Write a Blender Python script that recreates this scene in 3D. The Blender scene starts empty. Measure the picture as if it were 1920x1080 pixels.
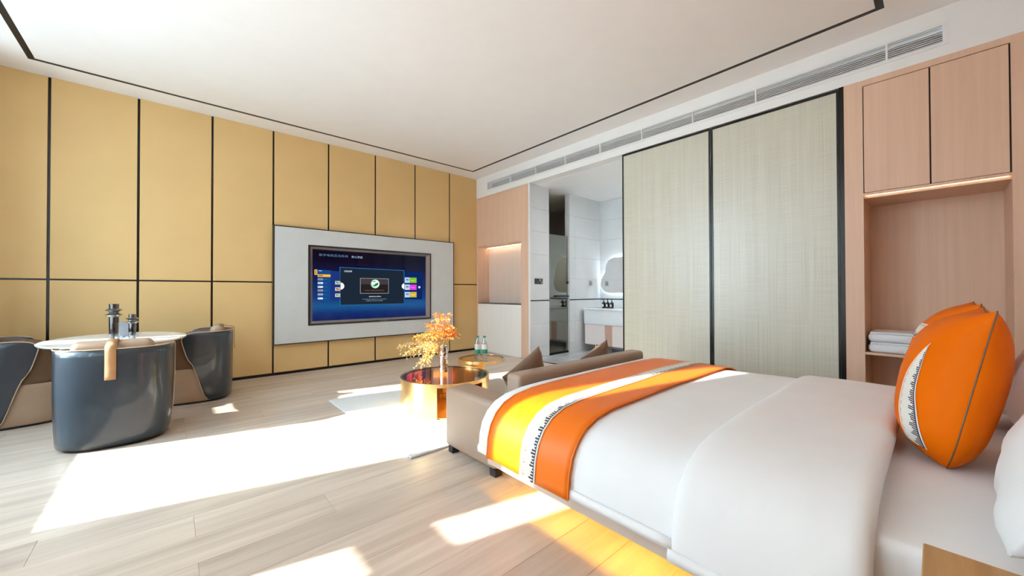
import bpy, bmesh, math, random
from math import radians as rad, sin, cos, pi
from mathutils import Vector, Matrix, noise

random.seed(7)
SC = bpy.context.scene
COL = SC.collection

# ------------------------------------------------------------------ camera
YAW, PITCH, ROLL, FPX = 0.7297, 0.0092, -0.0025, 712.49
fw = Vector((sin(YAW) * cos(PITCH), cos(YAW) * cos(PITCH), sin(PITCH)))
rt = Vector((cos(YAW), -sin(YAW), 0.0))
up = rt.cross(fw)
rt2 = cos(ROLL) * rt + sin(ROLL) * up
up2 = -sin(ROLL) * rt + cos(ROLL) * up
cam = bpy.data.cameras.new('camera')
cam.sensor_width = 36.0
cam.lens = FPX / 1920.0 * 36.0
cam.clip_start = 0.05
cam_o = bpy.data.objects.new('camera', cam)
m3 = Matrix((rt2, up2, -fw)).transposed()
cam_o.matrix_world = Matrix.Translation((0, 0, 1.05)) @ m3.to_4x4()
COL.objects.link(cam_o)
SC.camera = cam_o

# ------------------------------------------------------------------ world, sun, exposure
SKY = 3.7
W = bpy.data.worlds.new('sky')
SC.world = W
W.use_nodes = True
bg = W.node_tree.nodes['Background']
bg.inputs['Color'].default_value = (0.62, 0.82, 1.0, 1)
bg.inputs['Strength'].default_value = SKY

SUN_EL = rad(28.0)
SUN_AZ = (0.9713, -0.238)
sd = Vector((SUN_AZ[0] * cos(SUN_EL), SUN_AZ[1] * cos(SUN_EL), -sin(SUN_EL)))
sun = bpy.data.lights.new('sun', 'SUN')
sun.energy = 4.8
sun.angle = rad(0.7)
sun.color = (1.0, 0.97, 0.93)
sun_o = bpy.data.objects.new('sun', sun)
sun_o.rotation_euler = sd.to_track_quat('-Z', 'Y').to_euler()
sun_o.location = (-6, 4, 5)
COL.objects.link(sun_o)

SC.view_settings.view_transform = 'Standard'
SC.view_settings.look = 'None'
SC.view_settings.exposure = 2.08
SC.view_settings.gamma = 1.0
SC.view_settings.use_curve_mapping = False
SC.cycles.max_bounces = 9
SC.cycles.diffuse_bounces = 6
SC.cycles.glossy_bounces = 4
SC.cycles.transmission_bounces = 4
SC.cycles.transparent_max_bounces = 8
SC.cycles.sample_clamp_indirect = 6.0
SC.cycles.blur_glossy = 1.0
SC.cycles.use_adaptive_sampling = True
SC.cycles.adaptive_threshold = 0.05
SC.cycles.use_denoising = True

# ------------------------------------------------------------------ material helpers
def nt(name):
    m = bpy.data.materials.new(name)
    m.use_nodes = True
    t = m.node_tree
    return m, t, t.nodes['Principled BSDF']

def N(t, kind, **kw):
    n = t.nodes.new(kind)
    for k, v in kw.items():
        if k.startswith('i_'):
            n.inputs[k[2:].replace('_', ' ')].default_value = v
        else:
            setattr(n, k, v)
    return n

def ramp(t, fac, stops):
    r = t.nodes.new('ShaderNodeValToRGB')
    el = r.color_ramp.elements
    while len(el) < len(stops):
        el.new(0.5)
    for e, (p, c) in zip(el, stops):
        e.position = p
        e.color = (*c, 1)
    t.links.new(fac, r.inputs['Fac'])
    return r.outputs['Color']

def coords(t, scale=(1, 1, 1), space='Object', rnd=False):
    tc = t.nodes.new('ShaderNodeTexCoord')
    mp = t.nodes.new('ShaderNodeMapping')
    mp.inputs['Scale'].default_value = scale
    t.links.new(tc.outputs[space], mp.inputs['Vector'])
    if rnd:
        oi = t.nodes.new('ShaderNodeObjectInfo')
        ml = t.nodes.new('ShaderNodeVectorMath')
        ml.operation = 'SCALE'
        ml.inputs[0].default_value = (37.0, 19.0, 53.0)
        t.links.new(oi.outputs['Random'], ml.inputs['Scale'])
        t.links.new(ml.outputs[0], mp.inputs['Location'])
    return mp.outputs['Vector']

def plain(name, col, rough=0.5, metal=0.0, var=0.04, nscale=6.0, bump=0.0, bscale=200.0, spec=None, coat=0.0, sheen=0.0):
    m, t, b = nt(name)
    v = coords(t)
    n = N(t, 'ShaderNodeTexNoise', i_Scale=nscale, i_Detail=3.0)
    t.links.new(v, n.inputs['Vector'])
    lo = tuple(max(0, c * (1 - var)) for c in col)
    hi = tuple(min(1, c * (1 + var)) for c in col)
    t.links.new(ramp(t, n.outputs['Fac'], [(0.3, lo), (0.7, hi)]), b.inputs['Base Color'])
    b.inputs['Roughness'].default_value = rough
    b.inputs['Metallic'].default_value = metal
    if spec is not None:
        b.inputs['Specular IOR Level'].default_value = spec
    b.inputs['Coat Weight'].default_value = coat
    b.inputs['Sheen Weight'].default_value = sheen
    if bump:
        n2 = N(t, 'ShaderNodeTexNoise', i_Scale=bscale, i_Detail=2.0)
        t.links.new(v, n2.inputs['Vector'])
        bp = N(t, 'ShaderNodeBump', i_Strength=bump, i_Distance=0.003)
        t.links.new(n2.outputs['Fac'], bp.inputs['Height'])
        t.links.new(bp.outputs['Normal'], b.inputs['Normal'])
    return m

def wood(name, c0, c1, scale=(1.2, 14, 14), rough=0.4, rnd=False, rvar=0.0, spec=0.5):
    """long-grain wood; the grain runs along the axis with the small scale"""
    m, t, b = nt(name)
    v = coords(t, scale, rnd=rnd)
    n = N(t, 'ShaderNodeTexNoise', i_Scale=1.0, i_Detail=6.0, i_Roughness=0.6, i_Distortion=0.4)
    t.links.new(v, n.inputs['Vector'])
    col = ramp(t, n.outputs['Fac'], [(0.3, c0), (0.68, c1)])
    if rvar:
        oi = N(t, 'ShaderNodeObjectInfo')
        mr = N(t, 'ShaderNodeMapRange')
        mr.inputs['To Min'].default_value = 1 - rvar
        mr.inputs['To Max'].default_value = 1 + rvar
        t.links.new(oi.outputs['Random'], mr.inputs['Value'])
        hv = N(t, 'ShaderNodeHueSaturation')
        t.links.new(mr.outputs['Result'], hv.inputs['Value'])
        t.links.new(col, hv.inputs['Color'])
        col = hv.outputs['Color']
    t.links.new(col, b.inputs['Base Color'])
    b.inputs['Roughness'].default_value = rough
    b.inputs['Specular IOR Level'].default_value = spec
    return m

def emit(name, col, s):
    m, t, b = nt(name)
    t.nodes.remove(b)
    e = N(t, 'ShaderNodeEmission')
    e.inputs['Color'].default_value = (*col, 1)
    e.inputs['Strength'].default_value = s
    t.links.new(e.outputs[0], t.nodes['Material Output'].inputs['Surface'])
    return m

def clearglass(name, tint, refl=0.08, rough=0.0, fres=True, gain=0.75):
    m, t, b = nt(name)
    t.nodes.remove(b)
    tr = N(t, 'ShaderNodeBsdfTransparent')
    tr.inputs['Color'].default_value = (*tint, 1)
    gl = N(t, 'ShaderNodeBsdfGlossy')
    gl.inputs['Roughness'].default_value = rough
    mx = N(t, 'ShaderNodeMixShader')
    if fres:
        lw = N(t, 'ShaderNodeLayerWeight', i_Blend=0.35)
        mm = N(t, 'ShaderNodeMath', operation='MULTIPLY_ADD')
        mm.inputs[1].default_value = gain
        mm.inputs[2].default_value = refl
        t.links.new(lw.outputs['Facing'], mm.inputs[0])
        t.links.new(mm.outputs[0], mx.inputs[0])
    else:
        mx.inputs[0].default_value = refl
    t.links.new(tr.outputs[0], mx.inputs[1])
    t.links.new(gl.outputs[0], mx.inputs[2])
    t.links.new(mx.outputs[0], t.nodes['Material Output'].inputs['Surface'])
    return m

# ------------------------------------------------------------------ materials
M = {}
M['white_paint'] = plain('white paint', (0.83, 0.82, 0.80), 0.55, var=0.01)
M['ceiling_paint'] = plain('ceiling paint', (0.90, 0.89, 0.88), 0.6, var=0.01)
M['black_metal'] = plain('black metal', (0.022, 0.02, 0.018), 0.28, 0.6)
M['black_gap'] = plain('dark gap', (0.014, 0.011, 0.009), 0.5)
M['gold_panel'] = plain('champagne gold panel', (0.72, 0.485, 0.215), 0.5, 0.05, var=0.03, nscale=2.0, bump=0.03, bscale=600, spec=0.22)
M['floor_wood'] = wood('pale oak plank', (0.465, 0.37, 0.295), (0.68, 0.565, 0.465), (0.9, 13, 13), 0.34, rnd=True, rvar=0.07)
M['pink_wood'] = wood('pale peach wood', (0.70, 0.45, 0.315), (0.77, 0.515, 0.365), (26, 26, 0.8), 0.45)
M['pink_light'] = wood('pale cream wood', (0.86, 0.80, 0.73), (0.90, 0.84, 0.77), (26, 26, 0.8), 0.45)
M['pink_mid'] = wood('light peach wood', (0.73, 0.57, 0.47), (0.78, 0.63, 0.53), (26, 26, 0.8), 0.45)
M['oak'] = wood('honey oak', (0.44, 0.25, 0.10), (0.56, 0.34, 0.155), (2.0, 40, 40), 0.4)
M['bedwood'] = wood('beige bed wood', (0.55, 0.44, 0.37), (0.64, 0.53, 0.45), (22, 1.2, 22), 0.45)
M['linen'] = plain('white bed linen', (0.86, 0.855, 0.86), 0.75, var=0.015, bump=0.05, bscale=900, sheen=0.1)
M['hem'] = plain('white hem linen', (0.85, 0.85, 0.86), 0.75, var=0.01)
M['towel'] = plain('white terry', (0.86, 0.86, 0.88), 0.9, var=0.03, bump=0.6, bscale=500)
M['orange'] = plain('orange satin', (0.84, 0.155, 0.0), 0.5, var=0.04, nscale=3, bump=0.03, bscale=900, spec=0.08)
M['orange_runner'] = plain('orange satin runner', (0.90, 0.185, 0.004), 0.42, var=0.04, nscale=3, bump=0.04, bscale=900, spec=0.32)
M['sofa'] = plain('taupe leather', (0.365, 0.25, 0.18), 0.42, var=0.04, bump=0.08, bscale=350)
M['sofa_cushion'] = plain('brown leather cushion', (0.205, 0.128, 0.085), 0.4, var=0.1, bump=0.1, bscale=120)
M['shell'] = plain('slate blue leather', (0.017, 0.029, 0.043), 0.30, var=0.05, bump=0.03, bscale=300, coat=0.6)
M['tan'] = plain('tan leather', (0.42, 0.285, 0.19), 0.4, var=0.05, bump=0.08, bscale=300)
M['brown'] = plain('chestnut leather', (0.155, 0.083, 0.042), 0.42, var=0.06, bump=0.08, bscale=300)
M['strap'] = plain('camel strap leather', (0.42, 0.22, 0.10), 0.5, var=0.1, nscale=20)
M['piping'] = plain('cream piping', (0.55, 0.40, 0.27), 0.45)
M['marble'] = plain('white sintered stone', (0.72, 0.73, 0.735), 0.18, var=0.04, nscale=3)
M['gold_metal'] = plain('polished champagne gold', (0.93, 0.64, 0.28), 0.24, 1.0, var=0.02)
M['gold_inner'] = plain('gold mirror lining', (0.92, 0.50, 0.13), 0.10, 1.0, var=0.02)
M['amber_glass'] = clearglass('amber table glass', (0.98, 0.80, 0.52), 0.06, gain=0.42)
M['bronze'] = plain('dark bronze', (0.10, 0.055, 0.03), 0.25, 0.8)
M['chrome'] = plain('crinkled chrome', (0.78, 0.76, 0.76), 0.07, 1.0, bump=1.0, bscale=28)
M['smoke'] = clearglass('smoked glass', (0.30, 0.31, 0.31), 0.10)
M['clear'] = clearglass('clear glass', (0.93, 0.95, 0.96), 0.10)
M['window_glass'] = clearglass('window glass', (0.97, 0.99, 0.98), 0.03, fres=False)
M['tile'] = plain('grey-white wall tile', (0.66, 0.67, 0.675), 0.16, var=0.05, nscale=2.2)
M['grout'] = plain('grey grout', (0.40, 0.40, 0.40), 0.8)
M['floor_tile'] = plain('grey stone floor tile', (0.47, 0.475, 0.48), 0.22, var=0.14, nscale=2.5)
M['ceramic'] = plain('white ceramic', (0.85, 0.855, 0.86), 0.12, var=0.01)
M['mirror'] = plain('mirror silver', (0.86, 0.88, 0.88), 0.02, 1.0, var=0.0)
M['rug'] = plain('off-white woven rug', (0.70, 0.69, 0.67), 0.95, var=0.08, nscale=60, bump=0.8, bscale=260)
M['surround'] = plain('pale grey wall panel', (0.59, 0.60, 0.59), 0.5, var=0.02, bump=0.05, bscale=800)
M['tv_bezel'] = plain('tv bezel', (0.045, 0.042, 0.042), 0.3, 0.5)
M['tv_bevel'] = plain('tv inner bevel', (0.32, 0.30, 0.31), 0.3, 0.6)
M['switch'] = plain('black switch plate', (0.025, 0.027, 0.028), 0.25)
M['grey_plate'] = plain('grey socket plate', (0.30, 0.31, 0.32), 0.3)
M['bottle_dark'] = plain('black pump bottle', (0.012, 0.012, 0.014), 0.2)
M['label_white'] = plain('white print', (0.75, 0.75, 0.75), 0.5)
M['bottle_green'] = plain('green bottle print', (0.02, 0.32, 0.20), 0.4)
M['pet'] = clearglass('clear bottle plastic', (0.88, 0.93, 0.95), 0.14)
M['slat'] = plain('white vent slat', (0.80, 0.79, 0.78), 0.4, var=0.01)
M['vent_dark'] = plain('dark vent inside', (0.05, 0.045, 0.042), 0.8)
M['card'] = plain('grey card', (0.26, 0.28, 0.31), 0.5)
M['gold_leg'] = plain('brass leg', (0.75, 0.52, 0.22), 0.25, 1.0)
M['vanity_pink'] = plain('vanity pale pink', (0.82, 0.71, 0.67), 0.35, var=0.01)
M['vanity_dark'] = plain('vanity peach inset', (0.56, 0.33, 0.24), 0.4)
M['concrete'] = plain('terrace paving', (0.55, 0.55, 0.545), 0.8)
M['stem'] = plain('branch bark', (0.36, 0.20, 0.06), 0.7)
M['leaf_a'] = plain('orange leaf', (0.85, 0.25, 0.03), 0.55, var=0.3, nscale=40)
M['leaf_b'] = plain('amber leaf', (0.90, 0.46, 0.09), 0.55, var=0.3, nscale=40)
M['leaf_c'] = plain('straw leaf', (0.88, 0.60, 0.24), 0.55, var=0.25, nscale=40)
M['black_plastic'] = plain('black plastic', (0.02, 0.02, 0.02), 0.4)
M['led_warm'] = emit('warm led', (1.0, 0.78, 0.52), 1.8)
M['led_soft'] = emit('soft niche led', (1.0, 0.80, 0.55), 2.6)
M['led_bed'] = emit('amber bed led', (1.0, 0.54, 0.012), 13.0)
M['led_cool'] = emit('cool mirror led', (0.70, 0.87, 1.0), 2.6)
M['bath_fill'] = emit('added bath fill', (0.93, 0.97, 1.0), 15.0)  # glow of the added bathroom fill panel

def curtain_mat():
    m, t, b = nt('white sheer curtain')
    t.nodes.remove(b)
    tl = N(t, 'ShaderNodeBsdfTranslucent')
    tl.inputs['Color'].default_value = (0.93, 0.93, 0.92, 1)
    df = N(t, 'ShaderNodeBsdfDiffuse')
    df.inputs['Color'].default_value = (0.85, 0.85, 0.84, 1)
    mx = N(t, 'ShaderNodeMixShader')
    mx.inputs[0].default_value = 0.82
    t.links.new(tl.outputs[0], mx.inputs[1])
    t.links.new(df.outputs[0], mx.inputs[2])
    t.links.new(mx.outputs[0], t.nodes['Material Output'].inputs['Surface'])
    return m
M['sheer'] = curtain_mat()

def woven_mat():
    """pale woven-wire laminated glass: fine threads both ways"""
    m, t, b = nt('woven mesh glass')
    v1 = coords(t, (1, 150, 1.2))
    n1 = N(t, 'ShaderNodeTexNoise', i_Scale=1.0, i_Detail=2.0)
    t.links.new(v1, n1.inputs['Vector'])
    v2 = coords(t, (1, 3.5, 110))
    n2 = N(t, 'ShaderNodeTexNoise', i_Scale=1.0, i_Detail=2.0)
    t.links.new(v2, n2.inputs['Vector'])
    v3 = coords(t, (1, 22, 0.35))
    n3 = N(t, 'ShaderNodeTexNoise', i_Scale=1.0, i_Detail=1.0)
    t.links.new(v3, n3.inputs['Vector'])
    a = N(t, 'ShaderNodeMath', operation='MULTIPLY_ADD')
    a.inputs[1].default_value = 0.5
    t.links.new(n1.outputs['Fac'], a.inputs[0])
    c = N(t, 'ShaderNodeMath', operation='MULTIPLY')
    c.inputs[1].default_value = 0.30
    t.links.new(n2.outputs['Fac'], c.inputs[0])
    d = N(t, 'ShaderNodeMath', operation='MULTIPLY_ADD')
    d.inputs[1].default_value = 0.2
    t.links.new(n3.outputs['Fac'], d.inputs[0])
    t.links.new(c.outputs[0], d.inputs[2])
    t.links.new(d.outputs[0], a.inputs[2])
    col = ramp(t, a.outputs[0], [(0.30, (0.50, 0.47, 0.375)), (0.5, (0.585, 0.555, 0.45)), (0.70, (0.66, 0.63, 0.53))])
    t.links.new(col, b.inputs['Base Color'])
    b.inputs['Roughness'].default_value = 0.35
    b.inputs['Coat Weight'].default_value = 0.25
    b.inputs['Coat Roughness'].default_value = 0.22
    return m
M['woven'] = woven_mat()

def band_mat(name, period):
    """white embroidered band: dark comb teeth on one edge, pink ones on the other (UV: u across, v along)"""
    m, t, b = nt(name)
    tc = N(t, 'ShaderNodeTexCoord')
    sp = N(t, 'ShaderNodeSeparateXYZ')
    t.links.new(tc.outputs['UV'], sp.inputs[0])
    def mth(op, a, bb=None, c=None):
        n = N(t, 'ShaderNodeMath', operation=op)
        for i, x in enumerate((a, bb, c)):
            if x is None:
                continue
            if isinstance(x, (int, float)):
                n.inputs[i].default_value = x
            else:
                t.links.new(x, n.inputs[i])
        return n.outputs[0]
    u, v = sp.outputs[0], sp.outputs[1]
    cells = mth('MULTIPLY', v, period)
    fr = mth('FRACT', cells)
    grp = mth('FLOOR', cells)
    fl = mth('FLOOR', mth('MULTIPLY', fr, 4.0))
    tooth = mth('LESS_THAN', mth('FRACT', mth('MULTIPLY', fr, 4.0)), 0.62)
    ln = mth('MULTIPLY_ADD', mth('ABSOLUTE', mth('SUBTRACT', fl, 1.4)), -0.10, 0.37)
    wn = N(t, 'ShaderNodeTexWhiteNoise', noise_dimensions='1D')
    t.links.new(mth('ADD', grp, mth('MULTIPLY', fl, 0.37)), wn.inputs['W'])
    ln = mth('ADD', ln, mth('MULTIPLY', mth('SUBTRACT', wn.outputs['Value'], 0.5), 0.12))
    dark = mth('MULTIPLY', mth('MULTIPLY', tooth, mth('LESS_THAN', u, ln)), mth('GREATER_THAN', u, 0.07))
    edge = mth('MULTIPLY', mth('LESS_THAN', u, 0.11), mth('GREATER_THAN', u, 0.06))
    dark = mth('MAXIMUM', dark, edge)
    u2 = mth('SUBTRACT', 1.0, u)
    pink = mth('MULTIPLY', mth('MULTIPLY', tooth, mth('LESS_THAN', u2, mth('MULTIPLY', ln, 0.75))), mth('GREATER_THAN', u2, 0.06))
    c1 = N(t, 'ShaderNodeMix', data_type='RGBA')
    c1.inputs['A'].default_value = (0.80, 0.77, 0.70, 1)
    c1.inputs['B'].default_value = (0.80, 0.42, 0.28, 1)
    t.links.new(pink, c1.inputs['Factor'])
    c2 = N(t, 'ShaderNodeMix', data_type='RGBA')
    c2.inputs['B'].default_value = (0.035, 0.035, 0.06, 1)
    t.links.new(c1.outputs['Result'], c2.inputs['A'])
    t.links.new(dark, c2.inputs['Factor'])
    t.links.new(c2.outputs['Result'], b.inputs['Base Color'])
    b.inputs['Roughness'].default_value = 0.6
    return m
M['band_runner'] = band_mat('embroidered runner band', 46.0)
M['band_cushion'] = band_mat('embroidered cushion band', 13.0)

def screen_mat():
    """dark blue menu backdrop of the television picture"""
    m, t, b = nt('tv picture backdrop')
    t.nodes.remove(b)
    tc = N(t, 'ShaderNodeTexCoord')
    sp = N(t, 'ShaderNodeSeparateXYZ')
    t.links.new(tc.outputs['UV'], sp.inputs[0])
    c = ramp(t, sp.outputs[1], [(0.0, (0.004, 0.010, 0.075)), (0.10, (0.004, 0.022, 0.12)), (0.20, (0.006, 0.075, 0.22)), (0.32, (0.004, 0.03, 0.14)),
                                (0.62, (0.002, 0.006, 0.05)), (0.85, (0.001, 0.001, 0.010)), (1.0, (0.001, 0.001, 0.006))])
    e = N(t, 'ShaderNodeEmission')
    e.inputs['Strength'].default_value = 0.30
    t.links.new(c, e.inputs['Color'])
    gl = N(t, 'ShaderNodeBsdfGlossy')
    gl.inputs['Roughness'].default_value = 0.08
    gl.inputs['Color'].default_value = (0.02, 0.02, 0.022, 1)
    ad = N(t, 'ShaderNodeAddShader')
    t.links.new(e.outputs[0], ad.inputs[0])
    t.links.new(gl.outputs[0], ad.inputs[1])
    t.links.new(ad.outputs[0], t.nodes['Material Output'].inputs['Surface'])
    return m
M['screen'] = screen_mat()

# ------------------------------------------------------------------ geometry helpers
def wloc(o):
    v = Vector((0, 0, 0))
    while o is not None:
        v += o.location
        o = o.parent
    return v

def finish(name, bm, mat, parent=None, smooth=True, local=False, angle=35):
    if parent is not None and not local:
        bmesh.ops.translate(bm, vec=-wloc(parent), verts=bm.verts)
    bmesh.ops.recalc_face_normals(bm, faces=bm.faces)
    me = bpy.data.meshes.new(name)
    bm.to_mesh(me)
    bm.free()
    if smooth:
        me.shade_smooth()
        me.set_sharp_from_angle(angle=rad(angle))
    me.materials.append(mat)
    o = bpy.data.objects.new(name, me)
    COL.objects.link(o)
    o.parent = parent
    return o

def tag(o, label=None, cat=None, group=None, kind=None):
    if label:
        o['label'] = label
    if cat:
        o['category'] = cat
    if group:
        o['group'] = group
    if kind:
        o['kind'] = kind
    return o

def thing(name, label, cat, loc=(0, 0, 0), rotz=0.0, group=None):
    o = bpy.data.objects.new(name, None)
    o.empty_display_size = 0.1
    COL.objects.link(o)
    o.location = loc
    o.rotation_euler = (0, 0, rotz)
    return tag(o, label, cat, group)

def add_box(bm, x0, x1, y0, y1, z0, z1, bev=0.0, seg=2):
    t = bmesh.new()
    bmesh.ops.create_cube(t, size=1.0)
    bmesh.ops.scale(t, vec=(x1 - x0, y1 - y0, z1 - z0), verts=t.verts)
    bmesh.ops.translate(t, vec=((x0 + x1) / 2, (y0 + y1) / 2, (z0 + z1) / 2), verts=t.verts)
    if bev:
        bmesh.ops.bevel(t, geom=t.edges[:], offset=bev, segments=seg, profile=0.5, affect='EDGES')
    join(bm, t)

def join(bm, t):
    me = bpy.data.meshes.new('tmp')
    t.to_mesh(me)
    t.free()
    bm.from_mesh(me)
    bpy.data.meshes.remove(me)

def box(name, x0, x1, y0, y1, z0, z1, mat, parent=None, bev=0.0, seg=2, local=False):
    bm = bmesh.new()
    add_box(bm, x0, x1, y0, y1, z0, z1, bev, seg)
    return finish(name, bm, mat, parent, smooth=bev > 0, local=local)

def boxes(name, lst, mat, parent=None, bev=0.0, local=False):
    bm = bmesh.new()
    for b in lst:
        add_box(bm, *b, bev=bev)
    return finish(name, bm, mat, parent, smooth=bev > 0, local=local)

def struct(o):
    o['kind'] = 'structure'
    return o

def lathe(bm, prof, cx=0.0, cy=0.0, n=28, cap=True):
    rings = []
    for r, z in prof:
        rings.append([bm.verts.new((cx + r * cos(2 * pi * i / n), cy + r * sin(2 * pi * i / n), z)) for i in range(n)])
    for a, b in zip(rings, rings[1:]):
        for i in range(n):
            bm.faces.new((a[i], a[(i + 1) % n], b[(i + 1) % n], b[i]))
    if cap:
        bm.faces.new(rings[0][::-1])
        bm.faces.new(rings[-1])

def turned(name, prof, mat, parent=None, cx=0, cy=0, n=28, cap=True, local=False, angle=35):
    bm = bmesh.new()
    lathe(bm, prof, cx, cy, n, cap)
    return finish(name, bm, mat, parent, True, local, angle)

def tube(bm, pts, r, n=6, r1=None, closed=False):
    pts = [Vector(p) for p in pts]
    L = len(pts)
    rings = []
    for i, p in enumerate(pts):
        if closed:
            d = pts[(i + 1) % L] - pts[i - 1]
        else:
            d = pts[min(i + 1, L - 1)] - pts[max(i - 1, 0)]
        d.normalize()
        ref = Vector((0, 0, 1)) if abs(d.z) < 0.9 else Vector((1, 0, 0))
        a = d.cross(ref).normalized()
        b = d.cross(a)
        rr = r if r1 is None else r + (r1 - r) * i / max(1, L - 1)
        rings.append([bm.verts.new(p + rr * (cos(2 * pi * k / n) * a + sin(2 * pi * k / n) * b)) for k in range(n)])
    rng = range(L) if closed else range(L - 1)
    for i in rng:
        A, B = rings[i], rings[(i + 1) % L]
        for k in range(n):
            bm.faces.new((A[k], A[(k + 1) % n], B[(k + 1) % n], B[k]))
    if not closed:
        bm.faces.new(rings[0])
        bm.faces.new(rings[-1][::-1])

def tubes(name, pts, r, mat, parent=None, n=6, local=False, closed=False, r1=None):
    bm = bmesh.new()
    tube(bm, pts, r, n, r1, closed)
    return finish(name, bm, mat, parent, True, local, 60)

def grid(bm, rows, uv=None):
    """rows of points -> quads; uv(i,j) optional"""
    V = [[bm.verts.new(p) for p in row] for row in rows]
    lay = bm.loops.layers.uv.verify() if uv else None
    for i in range(len(V) - 1):
        for j in range(len(V[0]) - 1):
            f = bm.faces.new((V[i][j], V[i][j + 1], V[i + 1][j + 1], V[i + 1][j]))
            if uv:
                for l, (a, b) in zip(f.loops, ((i, j), (i, j + 1), (i + 1, j + 1), (i + 1, j))):
                    l[lay].uv = uv(a, b)
    return V

def prism(bm, poly, fn, d0, d1):
    """extrude a 2-D outline between depth d0 and d1; fn(a,b,d) -> point"""
    A = [bm.verts.new(fn(a, b, d0)) for a, b in poly]
    B = [bm.verts.new(fn(a, b, d1)) for a, b in poly]
    n = len(poly)
    bm.faces.new(A)
    bm.faces.new(B[::-1])
    for i in range(n):
        bm.faces.new((A[i], B[i], B[(i + 1) % n], A[(i + 1) % n]))

def link_copy(o, parent):
    c = o.copy()
    COL.objects.link(c)
    c.parent = parent
    for ch in [k for k in bpy.data.objects if k.parent == o]:
        link_copy(ch, c)
    return c

def solid(o, th, off=-1.0):
    md = o.modifiers.new('thickness', 'SOLIDIFY')
    md.thickness = th
    md.offset = off
    return o

# ================================================================== THE SETTING
XW, XR, YG, YH, ZC = -1.5, 4.127, 5.5756, -0.78, 3.09   # window wall, right wall, gold wall, head wall, ceiling

# ---- floor of long planks
fl = struct(box('floor', XW - 0.1, XR + 0.02, YH, YG + 0.15, -0.12, -0.014, M['black_gap']))
PW, PL = 0.21, 1.515
offs = [0.08, 0.59, 0.08, -0.42, 0.59, 0.10, -0.30, 0.38, -0.12]
plank_cache = {}
row = 0
y = 1.71 - 12 * PW
while y < YG + 0.1:
    a, b = max(y, YH), min(y + PW, YG + 0.14)
    if b - a > 0.01:
        k = round((y - 1.71) / PW)
        x = offs[k % len(offs)] - 3 * PL
        while x < XR:
            p, q = max(x, XW - 0.08), min(x + PL, XR)
            if q - p > 0.02:
                key = (round(q - p, 3), round(b - a, 3))
                g = 0.0004
                if key not in plank_cache:
                    bm = bmesh.new()
                    add_box(bm, -(q - p) / 2 + g, (q - p) / 2 - g, -(b - a) / 2 + g, (b - a) / 2 - g, -0.014, 0.0)
                    bmesh.ops.bevel(bm, geom=[e for e in bm.edges if min(v.co.z for v in e.verts) > -0.001], offset=0.0007, segments=1, affect='EDGES')
                    me = bpy.data.meshes.new('plank')
                    bm.to_mesh(me)
                    bm.free()
                    me.materials.append(M['floor_wood'])
                    plank_cache[key] = me
                o = bpy.data.objects.new('plank', plank_cache[key])
                COL.objects.link(o)
                o.parent = fl
                o.location = ((p + q) / 2, (a + b) / 2, 0)
            x += PL
    y += PW

# ---- ceiling with a dark inlaid strip round a raised field
ce = bmesh.new()
CX0, CX1, CY0, CY1, CG = -0.945, 3.825, 0.235, 5.265, 0.045
for r in ((XW - 0.1, CX0, YH - .1, YG + .1), (CX1, XR + 0.15, YH - .1, YG + .1), (CX0, CX1, YH - .1, CY0), (CX0, CX1, CY1, YG + .1)):
    add_box(ce, *r, ZC, ZC + 0.12)
ceiling = struct(finish('ceiling', ce, M['ceiling_paint'], smooth=False))
box('ceiling_field', CX0 + CG, CX1 - CG, CY0 + CG, CY1 - CG, ZC, ZC + 0.10, M['ceiling_paint'], ceiling)
boxes('inlaid_strip', [(CX0, CX0 + CG, CY0, CY1, ZC + 0.0015, ZC + 0.12), (CX1 - CG, CX1, CY0, CY1, ZC + 0.0015, ZC + 0.12),
                     (CX0 + CG, CX1 - CG, CY0, CY0 + CG, ZC + 0.0015, ZC + 0.12), (CX0 + CG, CX1 - CG, CY1 - CG, CY1, ZC + 0.0015, ZC + 0.12)], M['black_gap'], ceiling)
struct(box('roof_slab', XW - 0.3, XR + 2.2, YH - .2, YG + .3, ZC + 0.121, ZC + 0.25, M['concrete']))
ceiling['label'] = 'flat white ceiling with a thin dark inset line'

# ---- gold wall: champagne panels with black joints
wg = struct(box('wall_back', XW - 0.1, XR + 0.3, YG + 0.012, YG + 0.16, 0.0, ZC, M['black_metal']))
seams = [XW, -0.872, -0.268, 0.3415, 0.9485, 1.602, 2.2556, 2.9045, 3.5515, XR + 0.03]
ZM, G = 1.1748, 0.010
for a, b in zip(seams, seams[1:]):
    l = a + (0 if a == seams[0] else G)
    r = b - (0 if b == seams[-1] else G)
    box('panel', l, r, YG, YG + 0.012, 0.032, ZM - 0.008, M['gold_panel'], wg, bev=0.002, seg=1)
    box('panel', l, r, YG, YG + 0.012, ZM + 0.008, ZC - 0.001, M['gold_panel'], wg, bev=0.002, seg=1)
struct(box('baseboard_back', XW, XR, YG - 0.006, YG + 0.011, 0.0, 0.030, M['black_metal']))

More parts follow.
